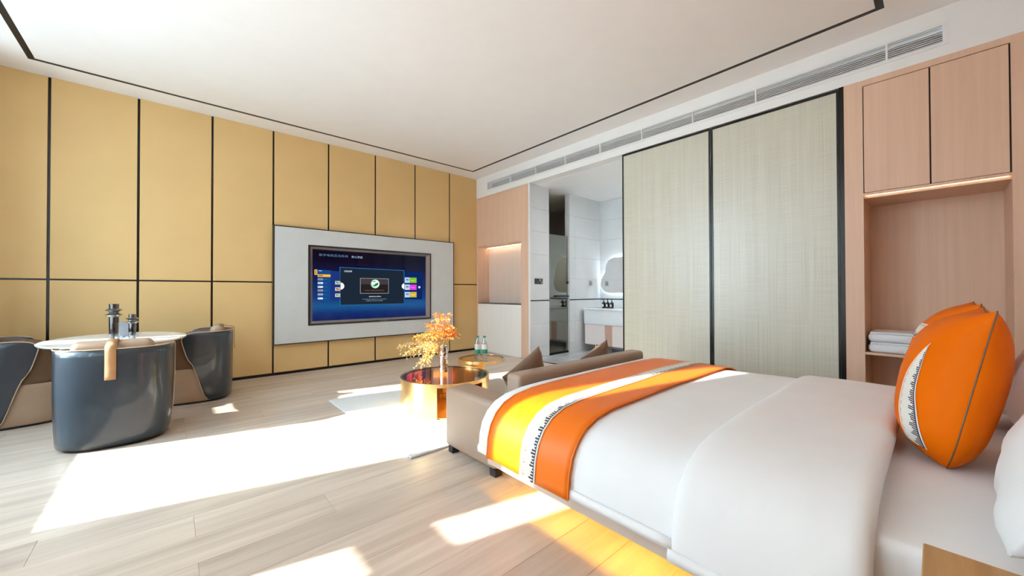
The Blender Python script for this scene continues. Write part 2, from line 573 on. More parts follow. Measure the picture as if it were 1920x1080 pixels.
# ---- window wall on the left (behind the picture edge): low parapet, glass, bars
wl = struct(boxes('wall_left', [(XW - 0.14, XW, YH, YG + .1, 0, 0.575), (XW - 0.14, XW, YH, YG + .1, 2.97, ZC + .05), (XW - 0.14, XW, 4.97, YG + .1, 0.575, 2.97), (XW - 0.14, XW, 4.10, 4.57, 0.575, 2.97), (XW - 0.14, XW, YH, 0.20, 0.575, 2.97)], M['white_paint']))
ybars = [0.20, 0.95, 1.905, 2.165, 2.89, 4.085, 4.57, 4.97]
for i, (a, b) in enumerate(zip(ybars, ybars[1:])):
    if abs(a - 4.085) < 0.01:
        continue
    lst = [(XW - 0.09, XW - 0.04, a, a + 0.025, 0.575, 2.97), (XW - 0.09, XW - 0.04, b - 0.025, b, 0.575, 2.97),
           (XW - 0.09, XW - 0.04, a, b, 0.575, 0.595), (XW - 0.09, XW - 0.04, a, b, 2.95, 2.97)]
    if abs(a - 4.57) < 0.01:
        lst.append((XW - 0.09, XW - 0.04, a, b, 0.575, 1.0))  # low bar added to block the sun streak by the chairs
    if abs(a - 1.905) < 0.01:
        lst.append((XW - 0.09, XW - 0.04, a, b, 1.17, 1.33))
    wn = struct(boxes('window_%d' % (i + 1), lst, M['black_metal']))
    box('pane', XW - 0.068, XW - 0.062, a + 0.025, b - 0.025, 0.595, 2.95, M['window_glass'], wn)
    wn['label'] = ['window bay beside the headboard wall', 'window bay beside the bed', 'narrow window bay with a crossbar', 'window bay behind a middle sheer curtain',
                   'wide open window bay facing the rug', 'narrow window bay behind gathered sheer', 'open window bay by the dining chairs', 'window bay against the gold wall'][i]

def curtain(y0, y1, label):
    bm = bmesh.new()
    n = max(8, int((y1 - y0) / 0.014))
    rows = []
    for zz in (0.02, 0.8, 1.7, 3.06):
        r = []
        for j in range(n + 1):
            t = y0 + (y1 - y0) * j / n
            r.append((XW + 0.10 + 0.028 * sin(t * 62) + 0.008 * sin(t * 23 + 1), t, zz))
        rows.append(r)
    grid(bm, rows)
    o = finish('sheer_curtain', bm, M['sheer'], angle=80)
    return tag(o, label, 'curtain', 'sheer curtains on the window wall')
curtain(0.20, 1.885, 'widest white sheer curtain beside the bed window')
curtain(2.125, 2.87, 'white sheer curtain between the narrow bay and wide bay')
curtain(5.00, 5.50, 'white sheer curtain gathered against the gold wall')
struct(box('wall_head', XW - 0.1, XR + 2.2, YH - 0.15, YH, 0, ZC + .05, M['pink_wood']))
struct(box('foundation', XW - .1, 6.2, YH - .1, YG + .2, -0.30, -0.125, M['concrete']))
struct(box('sky_blocker', -3.85, XW - 0.141, 2.74, 2.86, -0.06, 3.2, M['card']))  # unseen partition added to keep sky light off the left gold panels
struct(box('terrace_floor', -30, XW - 0.14, -25, 32, -0.2, -0.06, M['concrete']))

# ---- right wall: white bulkhead above the cabinets
HC = 2.7375
VY0, VY1, VZ0, VZ1 = -0.043, 5.247, 2.837, 2.959
wr = struct(boxes('wall_right', [(XR, XR + 0.16, YH, YG + .02, HC, VZ0 - 0.012), (XR, XR + 0.16, YH, YG + .02, VZ1 + 0.012, ZC),
                                 (XR, XR + 0.16, YH, VY0 - 0.012, VZ0 - 0.012, VZ1 + 0.012), (XR, XR + 0.16, VY1 + 0.012, YG + .02, VZ0 - 0.012, VZ1 + 0.012)], M['white_paint']))
wr['label'] = 'white bulkhead above the wardrobe wall'
vent = thing('air_vent', 'long white slatted air vent in the white bulkhead', 'vent', (XR, (VY0 + VY1) / 2, VZ0))
boxes('vent_frame', [(XR - 0.006, XR + 0.02, VY0 - 0.03, VY1 + 0.03, VZ1, VZ1 + 0.022), (XR - 0.006, XR + 0.02, VY0 - 0.03, VY1 + 0.03, VZ0 - 0.022, VZ0),
                     (XR - 0.006, XR + 0.02, VY0 - 0.03, VY0, VZ0, VZ1), (XR - 0.006, XR + 0.02, VY1, VY1 + 0.03, VZ0, VZ1)], M['slat'], vent)
box('duct_back', XR + 0.10, XR + 0.12, VY0, VY1, VZ0, VZ1, M['vent_dark'], vent)
ns = 8
for i in range(ns):
    zc = VZ0 + (VZ1 - VZ0) * (i + 0.5) / ns
    bm = bmesh.new()
    prism(bm, [(0.0, 0.0035), (0.012, 0.0015), (0.012, -0.001), (0.0, -0.001)], lambda a, b, d: (XR + a, d, zc + b), VY0, VY1)
    finish('slat', bm, M['slat'], vent, smooth=False)
ndv = 9
for i in range(1, ndv):
    yc = VY0 + (VY1 - VY0) * i / ndv - 0.30 * (i == 1)
    box('divider', XR - 0.004, XR + 0.03, yc - 0.006, yc + 0.006, VZ0, VZ1, M['slat'], vent)

# ================================================================== BUILT-IN JOINERY ON THE RIGHT
NY0, NY1, NZ0, NZ1 = 4.397, 5.535, 0.848, 1.845
nc = thing('niche_cabinet', 'peach wood cabinet with a lit open niche beside the gold wall', 'cabinet', (XR + .15, 4.9, 0))
boxes('carcass', [(XR, XR + 0.018, 4.226, 4.33, 0, HC), (XR, XR + 0.30, 4.33, NY0, 0, HC), (XR, XR + 0.30, NY1, YG - 0.001, 0, HC), (XR + 0.012, XR + 0.30, NY0, NY1, NZ1, HC)], M['pink_wood'], nc)
box('upper_door', XR - 0.002, XR + 0.012, 4.262, NY1, NZ1 + 0.02, HC - 0.03, M['pink_wood'], nc, bev=0.002, seg=1)
box('lower_front', XR - 0.001, XR + 0.30, NY0, NY1, 0, NZ0 - 0.012, M['pink_light'], nc)
box('niche_back', XR + 0.26, XR + 0.30, NY0, NY1, NZ0, NZ1, M['pink_mid'], nc)
box('niche_sill', XR - 0.004, XR + 0.26, NY0, NY1, NZ0 - 0.012, NZ0, M['black_metal'], nc)
box('led_strip', XR + 0.20, XR + 0.22, NY0 + 0.02, NY1 - 0.02, NZ1 - 0.006, NZ1 - 0.001, M['led_soft'], nc)
box('edge_trim', XR - 0.004, XR + 0.02, 4.207, 4.225, 0, HC, M['white_paint'], nc)

SY0, SY1 = -0.338, 0.386
sc = thing('storage_cabinet', 'peach wood wardrobe niche with two overhead doors and a towel shelf', 'cabinet', (XR + 0.25, 0.02, 0))
SD = 0.50
boxes('carcass', [(XR, XR + SD, SY1, 0.500, 0, HC), (XR, XR + SD, -0.40, SY0, 0, HC), (XR, XR + SD, SY0, SY1, 2.69, HC),
                  (XR + 0.03, XR + SD, SY0, SY1, 1.79, 1.825)], M['pink_wood'], sc)
box('niche_back', XR + SD - 0.02, XR + SD, SY0, SY1, 0, 1.79, M['pink_wood'], sc)
for a, b in ((0.027, SY1 - 0.006), (SY0 + 0.008, 0.019)):
    box('door', XR - 0.004, XR + 0.018, a, b, 1.832, 2.684, M['pink_wood'], sc, bev=0.002, seg=1)
box('door_gap', XR + 0.02, XR + 0.03, SY0, SY1, 1.83, 2.69, M['black_gap'], sc)
box('valance', XR + 0.0, XR + 0.022, SY0, SY1, 1.812, 1.829, M['pink_wood'], sc)
box('led_strip', XR + 0.024, XR + 0.029, SY0 + 0.01, SY1 - 0.01, 1.812, 1.818, M['led_warm'], sc)
box('niche_floor', XR + 0.001, XR + SD - 0.02, SY0, SY1, 0.0, 0.03, M['pink_wood'], sc)
box('shelf', XR + 0.012, XR + SD - 0.02, SY0, SY1, 0.540, 0.558, M['pink_wood'], sc)

# wall beyond the wardrobe with a low lit ledge
struct(box('wall_side', XR + 0.10, XR + 0.25, YH, -0.40, 0.0, HC, M['pink_wood']))
hb = thing('bedside_ledge', 'peach wood ledge with a warm light beside the wardrobe', 'ledge', (XR, -0.6, 0))
box('ledge_panel', XR, XR + 0.10, YH, -0.40, 0, 0.94, M['pink_wood'], hb)
box('led_strip', XR + 0.07, XR + 0.085, YH + .02, -0.41, 0.941, 0.947, M['led_soft'], hb)

# ---- sliding woven glass screens
def screen(y0, y1, x, label):
    s = thing('sliding_screen', label, 'screen', (x, (y0 + y1) / 2, 0), group='woven glass sliding screens')
    w = 0.016
    boxes('frame', [(x, x + 0.03, y0, y0 + w, 0.01, HC - 0.008), (x, x + 0.03, y1 - w, y1, 0.01, HC - 0.008),
                    (x, x + 0.03, y0 + w, y1 - w, HC - 0.030, HC - 0.008), (x, x + 0.03, y0 + w, y1 - w, 0.01, 0.05)], M['black_metal'], s)
    box('woven_panel', x + 0.006, x + 0.018, y0 + w, y1 - w, 0.05, HC - 0.030, M['woven'], s)
    return s
screen(1.548, 2.575, XR + 0.004, 'woven glass sliding screen nearer the bathroom opening')
screen(0.533, 1.540, XR + 0.004, 'woven glass sliding screen beside the peach wardrobe')
struct(box('trim_1', XR + 0.002, XR + 0.12, 0.500, 0.531, 0, HC, M['black_metal']))

# ================================================================== BATHROOM
BX, BY = 6.0, 4.22
struct(box('floor_bath_bed', XR + 0.02, BX + .15, 0.40, YG + .1, -0.12, -0.012, M['grout']))
bf = struct(box('floor_bath', XR + 0.021, BX, 0.45, YG, -0.012, -0.008, M['grout']))
xs = [XR + 0.03, 4.73, 5.33, BX]
ys = [0.45 + 0.6 * i for i in range(9)]
for a, b in zip(xs, xs[1:]):
    for c, d in zip(ys, ys[1:]):
        box('tile', a + .002, b - .002, c + .002, min(d, YG) - .002, -0.008, 0.0, M['floor_tile'], bf)
struct(box('trim_2', XR - 0.01, XR + 0.028, 2.575, 4.207, -0.005, 0.004, M['black_metal']))
cbm = bmesh.new()
for r in ((XR + 0.16, BX + .1, 0.40, 1.7), (XR + .16, 4.9, 1.7, YG), (5.25, BX + .1, 1.7, YG), (4.9, 5.25, 2.3, YG)):
    add_box(cbm, *r, HC - 0.004, HC + 0.06)
cb = struct(finish('ceiling_bath', cbm, M['ceiling_paint'], smooth=False))
fillb = thing('bath_fill_light', 'unseen fill light panel added behind the woven glass screens', 'lamp', (5.075, 2.0, HC - .004))  # out-of-view panel added to brighten the bathroom and far corner
box('fill_panel', 4.905, 5.245, 1.705, 2.295, HC + 0.002, HC + 0.02, M['bath_fill'], fillb)

ZJ = [0.0, 0.17, 0.54, 0.905, 1.27, 1.635, 2.0, 2.365, HC - 0.004]
wb = struct(boxes('wall_bath_left', [(XR + 0.02, 4.59, BY + 0.008, BY + 0.10, 0, HC), (5.11, BX + .1, BY + 0.008, BY + 0.10, 0, HC)], M['grout']))
def tiles_y(x0, x1, par, y):
    for a, b in zip(ZJ, ZJ[1:]):
        box('tile', x0 + .001, x1 - .001, y, y + 0.008, a + (0.009 if abs(a - .905) < .01 else .0012), b - (0.009 if abs(b - .905) < .01 else .0012), M['tile'], par)
tiles_y(XR + 0.021, 4.59, wb, BY)
tiles_y(5.112, 5.26, wb, BY)
tiles_y(5.26, BX, wb, BY)
for a, b in zip(ZJ, ZJ[1:]):          # door jamb faces
    box('tile', 5.105, 5.110, BY + .002, BY + 0.098, a + .001, b - .001, M['tile'], wb)
boxes('black_liner', [(XR + 0.021, 4.59, BY - 0.002, BY + 0.007, 0.8965, 0.9135), (5.112, BX, BY - 0.002, BY + 0.007, 0.8965, 0.9135)], M['black_metal'], wb)
wbb = struct(box('wall_bath_back', BX + 0.008, BX + 0.12, 0.40, YG + .1, 0, HC, M['grout']))
yy = [BY - 0.9 * i for i in range(5)]
for c, d in zip(yy[1:], yy):
    for a, b in zip(ZJ, ZJ[1:]):
        box('tile', BX, BX + 0.008, max(c, .45) + .001, d - .001, a + (0.009 if abs(a - .905) < .01 else .0012), b - (0.009 if abs(b - .905) < .01 else .0012), M['tile'], wbb)
box('black_liner', BX - 0.002, BX + 0.007, 0.62, BY - 0.004, 0.8965, 0.9135, M['black_metal'], wbb)
struct(boxes('wall_bath_end', [(XR + SD + .001, BX + .1, 0.38, 0.449, 0, HC), (XR + .12, XR + SD + .02, 0.502, 0.53, 0, HC)], M['tile']))
struct(boxes('wall_shower', [(4.43, 4.47, BY + 0.10, YG + .1, 0, HC), (4.47, BX, YG - .1, YG + .1, 0, HC)], plain('beige shower wall', (0.52, 0.48, 0.38), 0.3)))

# shower door
sh = thing('shower_door', 'tinted glass shower door with a black crossbar handle', 'door', (4.85, BY + .04, 0))
box('glass', 4.60, 5.098, BY + 0.035, BY + 0.043, 0.035, 2.0, clearglass('grey green shower glass', (0.66, 0.64, 0.50), 0.16, gain=0.25), sh)
box('handle_bar', 4.77, 5.08, BY - 0.005, BY + 0.015, 0.955, 0.985, M['black_metal'], sh, bev=0.003)
boxes('handle_mount', [(4.80, 4.82, BY + 0.015, BY + 0.035, 0.962, 0.978), (5.04, 5.06, BY + 0.015, BY + 0.035, 0.962, 0.978)], M['black_metal'], sh)
box('bottom_rail', 4.595, 5.10, BY + 0.025, BY + 0.055, 0.0, 0.035, M['black_metal'], sh)
turned('hinge', [(0.012, 0), (0.014, 0.01), (0.014, 0.03), (0.012, 0.04)], M['black_metal'], sh, 5.085, BY + 0.025, 12).location.z += 1.18

# mirror with a soft cloud outline and cool back-light
mr = thing('bathroom_mirror', 'cloud-shaped frameless mirror glowing above the vanity', 'mirror', (BX - .02, 3.75, 1.0))
ctrl = [(4.17, 1.14), (4.06, 1.035), (3.85, 1.02), (3.45, 1.02), (3.25, 1.06), (3.17, 1.2), (3.20, 1.42), (3.26, 1.62), (3.38, 1.74), (3.58, 1.72), (3.74, 1.66), (3.90, 1.66),
        (4.02, 1.60), (4.07, 1.50), (4.08, 1.40), (4.16, 1.27)]
def smooth_loop(c, k=5):
    out = []
    n = len(c)
    for i in range(n):
        p0, p1, p2, p3 = (Vector(c[(i + d) % n]) for d in (-1, 0, 1, 2))
        for s in range(k):
            t = s / k
            out.append(0.5 * ((2 * p1) + (p2 - p0) * t + (2 * p0 - 5 * p1 + 4 * p2 - p3) * t * t + (3 * p1 - p0 - 3 * p2 + p3) * t ** 3))
    return [(v.x, v.y) for v in out]
blob = smooth_loop(ctrl)
bm = bmesh.new()
prism(bm, blob, lambda a, b, d: (d, a, b), BX - 0.045, BX - 0.040)
finish('mirror_glass', bm, M['mirror'], mr, smooth=False)
bm = bmesh.new()
cx, cz = 3.65, 1.35
prism(bm, [(cx + (a - cx) * .93, cz + (b - cz) * .93) for a, b in blob], lambda a, b, d: (d, a, b), BX - 0.039, BX - 0.012)
finish('backlight', bm, M['led_cool'], mr, smooth=False)

# vanity
va = thing('bathroom_vanity', 'white vanity basin over a pale pink cabinet on brass legs', 'vanity', (5.7, 3.7, 0))
VX, VYA, VYB = 5.41, 2.95, 4.165
box('basin_top', VX - 0.02, BX - 0.004, VYA, VYB, 0.725, 0.755, M['ceramic'], va, bev=0.008)
box('basin_apron', VX, BX - 0.004, VYA + .01, VYB - 0.015, 0.48, 0.724, M['ceramic'], va, bev=0.01)
box('cabinet_body', VX + 0.02, BX - 0.004, VYA + 0.02, VYB - 0.03, 0.13, 0.479, M['vanity_pink'], va)
for a, b, mm in ((3.72, VYB - 0.03, 'vanity_pink'), (3.585, 3.715, 'vanity_dark'), (VYA + .02, 3.58, 'vanity_pink')):
    box('door', VX + 0.004, VX + 0.019, a, b, 0.135, 0.474, M[mm], va, bev=0.002, seg=1)
for yy_ in (VYA + 0.08, VYB - 0.22):
    for xx_ in (VX + 0.06, BX - 0.08):
        turned('leg', [(0.010, 0.0), (0.014, 0.13)], M['gold_leg'], va, xx_, yy_, 10)
pump = [(0.030, 0.0), (0.033, 0.006), (0.033, 0.085), (0.026, 0.10), (0.011, 0.108), (0.011, 0.124), (0.006, 0.126), (0.006, 0.150)]
for i, (yb, lab) in enumerate(((3.865, 'leftmost of the three black pump bottles on the vanity'), (3.785, 'middle of the three black pump bottles on the vanity'), (3.705, 'rightmost of the three black pump bottles on the vanity'))):
    t = thing('pump_bottle', lab, 'bottle', (5.60, yb, 0.755), group='pump bottles on the vanity')
    turned('bottle_body', pump, M['bottle_dark'], t, n=18, local=True)
    box('pump_nozzle', -0.035, 0.008, -0.006, 0.006, 0.148, 0.158, M['bottle_dark'], t, local=True)
    box('label', -0.0345, -0.030, -0.013, 0.013, 0.03, 0.07, M['label_white'], t, local=True)

sw = thing('light_switch', 'black double light switch plate on the grey tile', 'switch', (4.34, BY, 1.21))
for dx in (0, 0.092):
    p = box('switch_plate', 4.25 + dx, 4.338 + dx, BY - 0.009, BY, 1.165, 1.255, M['switch'], sw, bev=0.004)
    for k in range(2):
        for q in range(2):
            box('button', 4.258 + dx + k * .04, 4.29 + dx + k * .04, BY - 0.012, BY - 0.009, 1.173 + q * .04, 1.205 + q * .04, M['grey_plate'] if (dx and (k + q) % 2) else M['switch'], p, bev=0.002)
so = thing('wall_socket', 'grey socket plate on the tile beside the mirror', 'socket', (5.70, BY, 1.2))
pl = box('socket_plate', 5.655, 5.745, BY - 0.009, BY, 1.155, 1.245, M['grey_plate'], so, bev=0.004)
boxes('socket_hole', [(5.685, 5.692, BY - 0.0095, BY - 0.0085, 1.19, 1.21), (5.708, 5.715, BY - 0.0095, BY - 0.0085, 1.19, 1.21)], M['switch'], pl)

# ================================================================== TELEVISION WALL
YP = YG - 0.06
tp = thing('television_surround', 'pale grey wall panel with black edges around the television', 'wall panel', (2.27, YG, 0.39))
TX0, TX1, TZ0, TZ1 = 0.952, 3.586, 0.395, 1.881
HX0, HX1, HZ0, HZ1 = 1.334, 3.156, 0.606, 1.674
boxes('panel_board', [(TX0, HX0, YP, YG - .001, TZ0, TZ1), (HX1, TX1, YP, YG - .001, TZ0, TZ1), (HX0, HX1, YP, YG - .001, TZ0, HZ0), (HX0, HX1, YP, YG - .001, HZ1, TZ1)], M['surround'], tp)
e = 0.012
boxes('edge_trim', [(TX0 - e, TX0, YP - .002, YG - .001, TZ0 - e, TZ1 + e), (TX1, TX1 + e, YP - .002, YG - .001, TZ0 - e, TZ1 + e),
                    (TX0, TX1, YP - .002, YG - .001, TZ0 - e, TZ0), (TX0, TX1, YP - .002, YG - .001, TZ1, TZ1 + e)], M['black_metal'], tp)
tv = thing('television', 'large black flat television showing a blue menu screen', 'television', ((HX0 + HX1) / 2, YP, HZ0))
g = 0.004
X0, X1, Z0, Z1 = HX0 + g, HX1 - g, HZ0 + g, HZ1 - g
b1, b2 = 0.022, 0.026
boxes('bezel', [(X0, X0 + b1, YP - .012, YG - .006, Z0, Z1), (X1 - b1, X1, YP - .012, YG - .006, Z0, Z1), (X0 + b1, X1 - b1, YP - .012, YG - .006, Z0, Z0 + b1), (X0 + b1, X1 - b1, YP - .012, YG - .006, Z1 - b1, Z1)], M['tv_bezel'], tv)
x0, x1, z0, z1 = X0 + b1, X1 - b1, Z0 + b1, Z1 - b1
SX0, SX1, SZ0, SZ1 = 1.39, 3.07, 0.661, 1.621
bm = bmesh.new()
ys_ = YP + 0.018
for q in (((x0, z0), (x1, z0), (SX1, SZ0), (SX0, SZ0)), ((x1, z0), (x1, z1), (SX1, SZ1), (SX1, SZ0)), ((x1, z1), (x0, z1), (SX0, SZ1), (SX1, SZ1)), ((x0, z1), (x0, z0), (SX0, SZ0), (SX0, SZ1))):
    vs = [bm.verts.new((a, YP - 0.010 if i < 2 else ys_, c)) for i, (a, c) in enumerate(q)]
    bm.faces.new(vs)
    vb = [bm.verts.new((a, YP + 0.03, c)) for a, c in q]
    bm.faces.new(vb)
finish('inner_bevel', bm, M['tv_bevel'], tv, smooth=False)
bm = bmesh.new()
grid(bm, [[(SX0, ys_, SZ0), (SX1, ys_, SZ0)], [(SX0, ys_, SZ1), (SX1, ys_, SZ1)]], uv=lambda i, j: (j, i))
scr = finish('screen', bm, M['screen'], tv, smooth=False)
ucache = {}
def ucol(c):
    if c not in ucache:
        ucache[c] = emit('tv picture %d' % len(ucache), c, 0.30)
    return ucache[c]
SW, SH = SX1 - SX0, SZ1 - SZ0
def upoly(name, pts, col, lay=1):
    bm = bmesh.new()
    bm.faces.new([bm.verts.new((SX0 + u * SW, ys_ - 0.0006 * lay, SZ0 + v * SH)) for u, v in pts])
    return finish(name, bm, ucol(col), scr, smooth=False)
def urect(name, u0, u1, v0, v1, col, lay=1):
    return upoly(name, [(u0, v0), (u1, v0), (u1, v1), (u0, v1)], col, lay)
def udisc(name, u, v, r, col, lay, a0=0, a1=360, sx=1.0):
    k = SW / SH
    return upoly(name, [(u + sx * r * cos(rad(a0 + (a1 - a0) * i / 24)), v + r * k * sin(rad(a0 + (a1 - a0) * i / 24))) for i in range(25 if a1 - a0 < 360 else 24)], col, lay)
def utext(name, s, u, v, h, col, lay=3, width=None):
    cu = bpy.data.curves.new(name, 'FONT')
    cu.body = s
    cu.size = h * SH * 1.25
    to = bpy.data.objects.new(name + '_tmp', cu)
    COL.objects.link(to)
    dg = bpy.context.evaluated_depsgraph_get()
    me = bpy.data.meshes.new_from_object(to.evaluated_get(dg))
    bpy.data.objects.remove(to)
    if not len(me.vertices):
        return None
    xsz = max(vv.co.x for vv in me.vertices) or 1
    k = (width * SW / xsz) if width else 1
    org = wloc(scr)
    for vv in me.vertices:
        vv.co = Vector((SX0 + u * SW + vv.co.x * k, ys_ - 0.0006 * lay, SZ0 + v * SH + vv.co.y)) - org
    me.materials.clear()
    me.materials.append(ucol(col))
    o = bpy.data.objects.new(name, me)
    COL.objects.link(o)
    o.parent = scr
    return o
# side cards, main card, tiles, emblem
upoly('menu_card', [(0.036, 0.267), (0.133, 0.275), (0.133, 0.713), (0.036, 0.720)], (0.007, 0.055, 0.21))
upoly('menu_card', [(0.133, 0.285), (0.211, 0.289), (0.211, 0.701), (0.133, 0.708)], (0.010, 0.030, 0.16))
upoly('menu_card', [(0.778, 0.285), (0.962, 0.275), (0.962, 0.728), (0.778, 0.728)], (0.003, 0.017, 0.10))
upoly('menu_glow', [(0.205, 0.205), (0.783, 0.205), (0.779, 0.756), (0.203, 0.768)], (0.02, 0.10, 0.26), 1)
upoly('menu_card', [(0.213, 0.217), (0.775, 0.217), (0.771, 0.744), (0.211, 0.757)], (0.010, 0.018, 0.030), 2)
urect('menu_highlight', 0.038, 0.134, 0.618, 0.653, (0.85, 0.42, 0.03), 2)
urect('menu_highlight', 0.014, 0.035, 0.644, 0.718, (0.75, 0.40, 0.10), 2)
urect('menu_mark', 0.021, 0.028, 0.655, 0.708, (0.30, 0.12, 0.02), 3)
urect('menu_mark', 0.044, 0.075, 0.628, 0.644, (0.30, 0.08, 0.02), 3)
urect('menu_mark', 0.045, 0.068, 0.698, 0.706, (0.5, 0.6, 0.9), 3)
for v, c, pat in ((0.583, (0.25, 0.27, 0.32), 3), (0.53, (0.62, 0.68, 0.78), 2), (0.476, (0.60, 0.66, 0.74), 1), (0.426, (0.42, 0.26, 0.17), 2), (0.370, (0.38, 0.42, 0.50), 3), (0.314, (0.66, 0.70, 0.80), 1)):
    urect('menu_icon', 0.039, 0.077, v - 0.012, v + 0.013, c, 2)
    for k in range(pat):
        urect('menu_mark', 0.045 + 0.009 * k, 0.050 + 0.009 * k, v - 0.006, v + 0.006, (0.08, 0.10, 0.20), 3)
    for k in range(3):
        urect('menu_mark', 0.084 + 0.009 * k, 0.090 + 0.009 * k, v - 0.004, v + 0.004, (0.05, 0.12, 0.30), 3)
for v, c in ((0.538, (0.30, 0.34, 0.16)), (0.446, (0.46, 0.17, 0.05)), (0.357, (0.32, 0.36, 0.18))):
    urect('menu_icon', 0.170, 0.210, v - 0.024, v + 0.024, (0.55, 0.55, 0.52), 2)
    urect('menu_mark', 0.180, 0.206, v - 0.016, v + 0.012, c, 3)
    urect('menu_mark', 0.176, 0.186, v + 0.000, v + 0.014, (0.05, 0.05, 0.06), 4)
udisc('arrow_button', 0.213, 0.49, 0.029, (0.80, 0.82, 0.86), 3, -90, 90)
upoly('arrow_mark', [(0.222, 0.49), (0.230, 0.506), (0.232, 0.503), (0.226, 0.49), (0.232, 0.477), (0.230, 0.474)], (0.2, 0.25, 0.4), 4)
udisc('arrow_button', 0.778, 0.495, 0.026, (0.75, 0.78, 0.82), 3, 90, 270)
udisc('arrow_button', 0.931, 0.48, 0.011, (0.72, 0.75, 0.92), 3)
urect('arrow_mark', 0.928, 0.933, 0.473, 0.487, (0.1, 0.12, 0.4), 4)
for v, c in ((0.594, (0.19, 0.42, 0.03)), (0.479, (0.55, 0.05, 0.60)), (0.358, (0.47, 0.38, 0.06))):
    urect('menu_tile', 0.782, 0.831, v - 0.044, v + 0.044, (0.42, 0.55, 0.68), 3)
    urect('menu_mark', 0.794, 0.822, v - 0.006, v + 0.022, (0.10, 0.22, 0.38), 4)
    urect('menu_tile', 0.831, 0.902, v - 0.044, v + 0.044, c, 3)
    urect('menu_mark', 0.842, 0.885, v - 0.012, v + 0.004, tuple(min(1, x * 1.5 + .03) for x in c), 4)
urect('picture_frame', 0.372, 0.628, 0.378, 0.613, (0.22, 0.24, 0.27), 3)
urect('picture', 0.377, 0.623, 0.386, 0.605, (0.016, 0.013, 0.013), 4)
urect('picture', 0.377, 0.623, 0.52, 0.605, (0.050, 0.036, 0.038), 5)
udisc('emblem', 0.503, 0.527, 0.039, (0.34, 0.62, 0.42), 6)
udisc('emblem', 0.508, 0.531, 0.032, (0.72, 0.88, 0.75), 7)
upoly('emblem', [(0.478, 0.505), (0.492, 0.512), (0.508, 0.536), (0.528, 0.548), (0.532, 0.53), (0.524, 0.505), (0.508, 0.49), (0.492, 0.490)], (0.02, 0.16, 0.06), 8)
upoly('emblem', [(0.482, 0.556), (0.490, 0.570), (0.506, 0.574), (0.504, 0.560), (0.492, 0.555)], (0.03, 0.08, 0.05), 8)
utext('title_text', '数字电视互动系统', 0.046, 0.912, 0.032, (0.10, 0.18, 0.30), 2, 0.227)
utext('title_text', '默认界面', 0.300, 0.908, 0.030, (0.30, 0.42, 0.55), 2, 0.093)
utext('card_title_text', '功能说明', 0.239, 0.698, 0.022, (0.75, 0.77, 0.80), 4, 0.065)
random.seed(3)
def udash(u0, u1, v0, v1, col):
    u = u0
    bm = bmesh.new()
    while u < u1:
        w = random.uniform(0.003, 0.009)
        dv = random.uniform(-0.003, 0.002)
        pts = [(u, v0), (min(u + w, u1), v0), (min(u + w, u1), v1 + dv), (u, v1 + dv)]
        bm.faces.new([bm.verts.new((SX0 + a * SW, ys_ - 0.0045, SZ0 + b * SH)) for a, b in pts])
        u += w + random.uniform(0.001, 0.004)
    return finish('caption_line', bm, ucol(col), scr, smooth=False)
udash(0.448, 0.556, 0.326, 0.340, (0.45, 0.47, 0.48))
udash(0.394, 0.607, 0.288, 0.298, (0.17, 0.20, 0.23))
udash(0.421, 0.571, 0.264, 0.274, (0.22, 0.25, 0.27))
udash(0.412, 0.587, 0.420, 0.434, (0.11, 0.07, 0.06))
boxes('screen_base_trim', [(2.30, 2.42, YP - 0.014, YP - 0.012, Z0 + 0.007, Z0 + 0.013)], M['tv_bevel'], tv)

# ================================================================== RUG
rg = bmesh.new()
add_box(rg, 1.118, 2.93, 2.205, 3.885, 0.001, 0.016, bev=0.006)
rug = finish('rug', rg, M['rug'])
tag(rug, 'off-white ribbed rug under the gold coffee tables', 'rug')

# ================================================================== TUB CHAIRS AND OVAL TABLE
HB = 0.672
def sup(phi, a, b, n=2.7):
    """rounded plan outline; phi = 0 is the middle of the back (-Y)"""
    s, c = sin(phi), -cos(phi)
    return (a * math.copysign(abs(s) ** (2 / n), s), b * math.copysign(abs(c) ** (2 / n), c))

def interp(x, tab):
    for (a, va), (b, vb) in zip(tab, tab[1:]):
        if x <= b:
            t = (x - a) / (b - a)
            t = max(0, t)
            t = t * t * (3 - 2 * t) if False else t
            return va + (vb - va) * t
    return tab[-1][1]
LOW = [(0, 0.022), (68, 0.022), (73, 0.035), (77, 0.075), (81, 0.15), (85, 0.255), (89, 0.37), (92, 0.45), (95, 0.545), (96.5, 0.60)]
HIGH = [(0, HB), (85, HB), (89, HB - 0.004), (92.5, HB - 0.016), (95, HB - 0.036), (96.5, HB - 0.066)]
def swell(z):
    return interp(z, [(0.0, 0.935), (0.05, 0.965), (0.14, 0.985), (0.35, 1.0), (HB + .1, 1.0)])

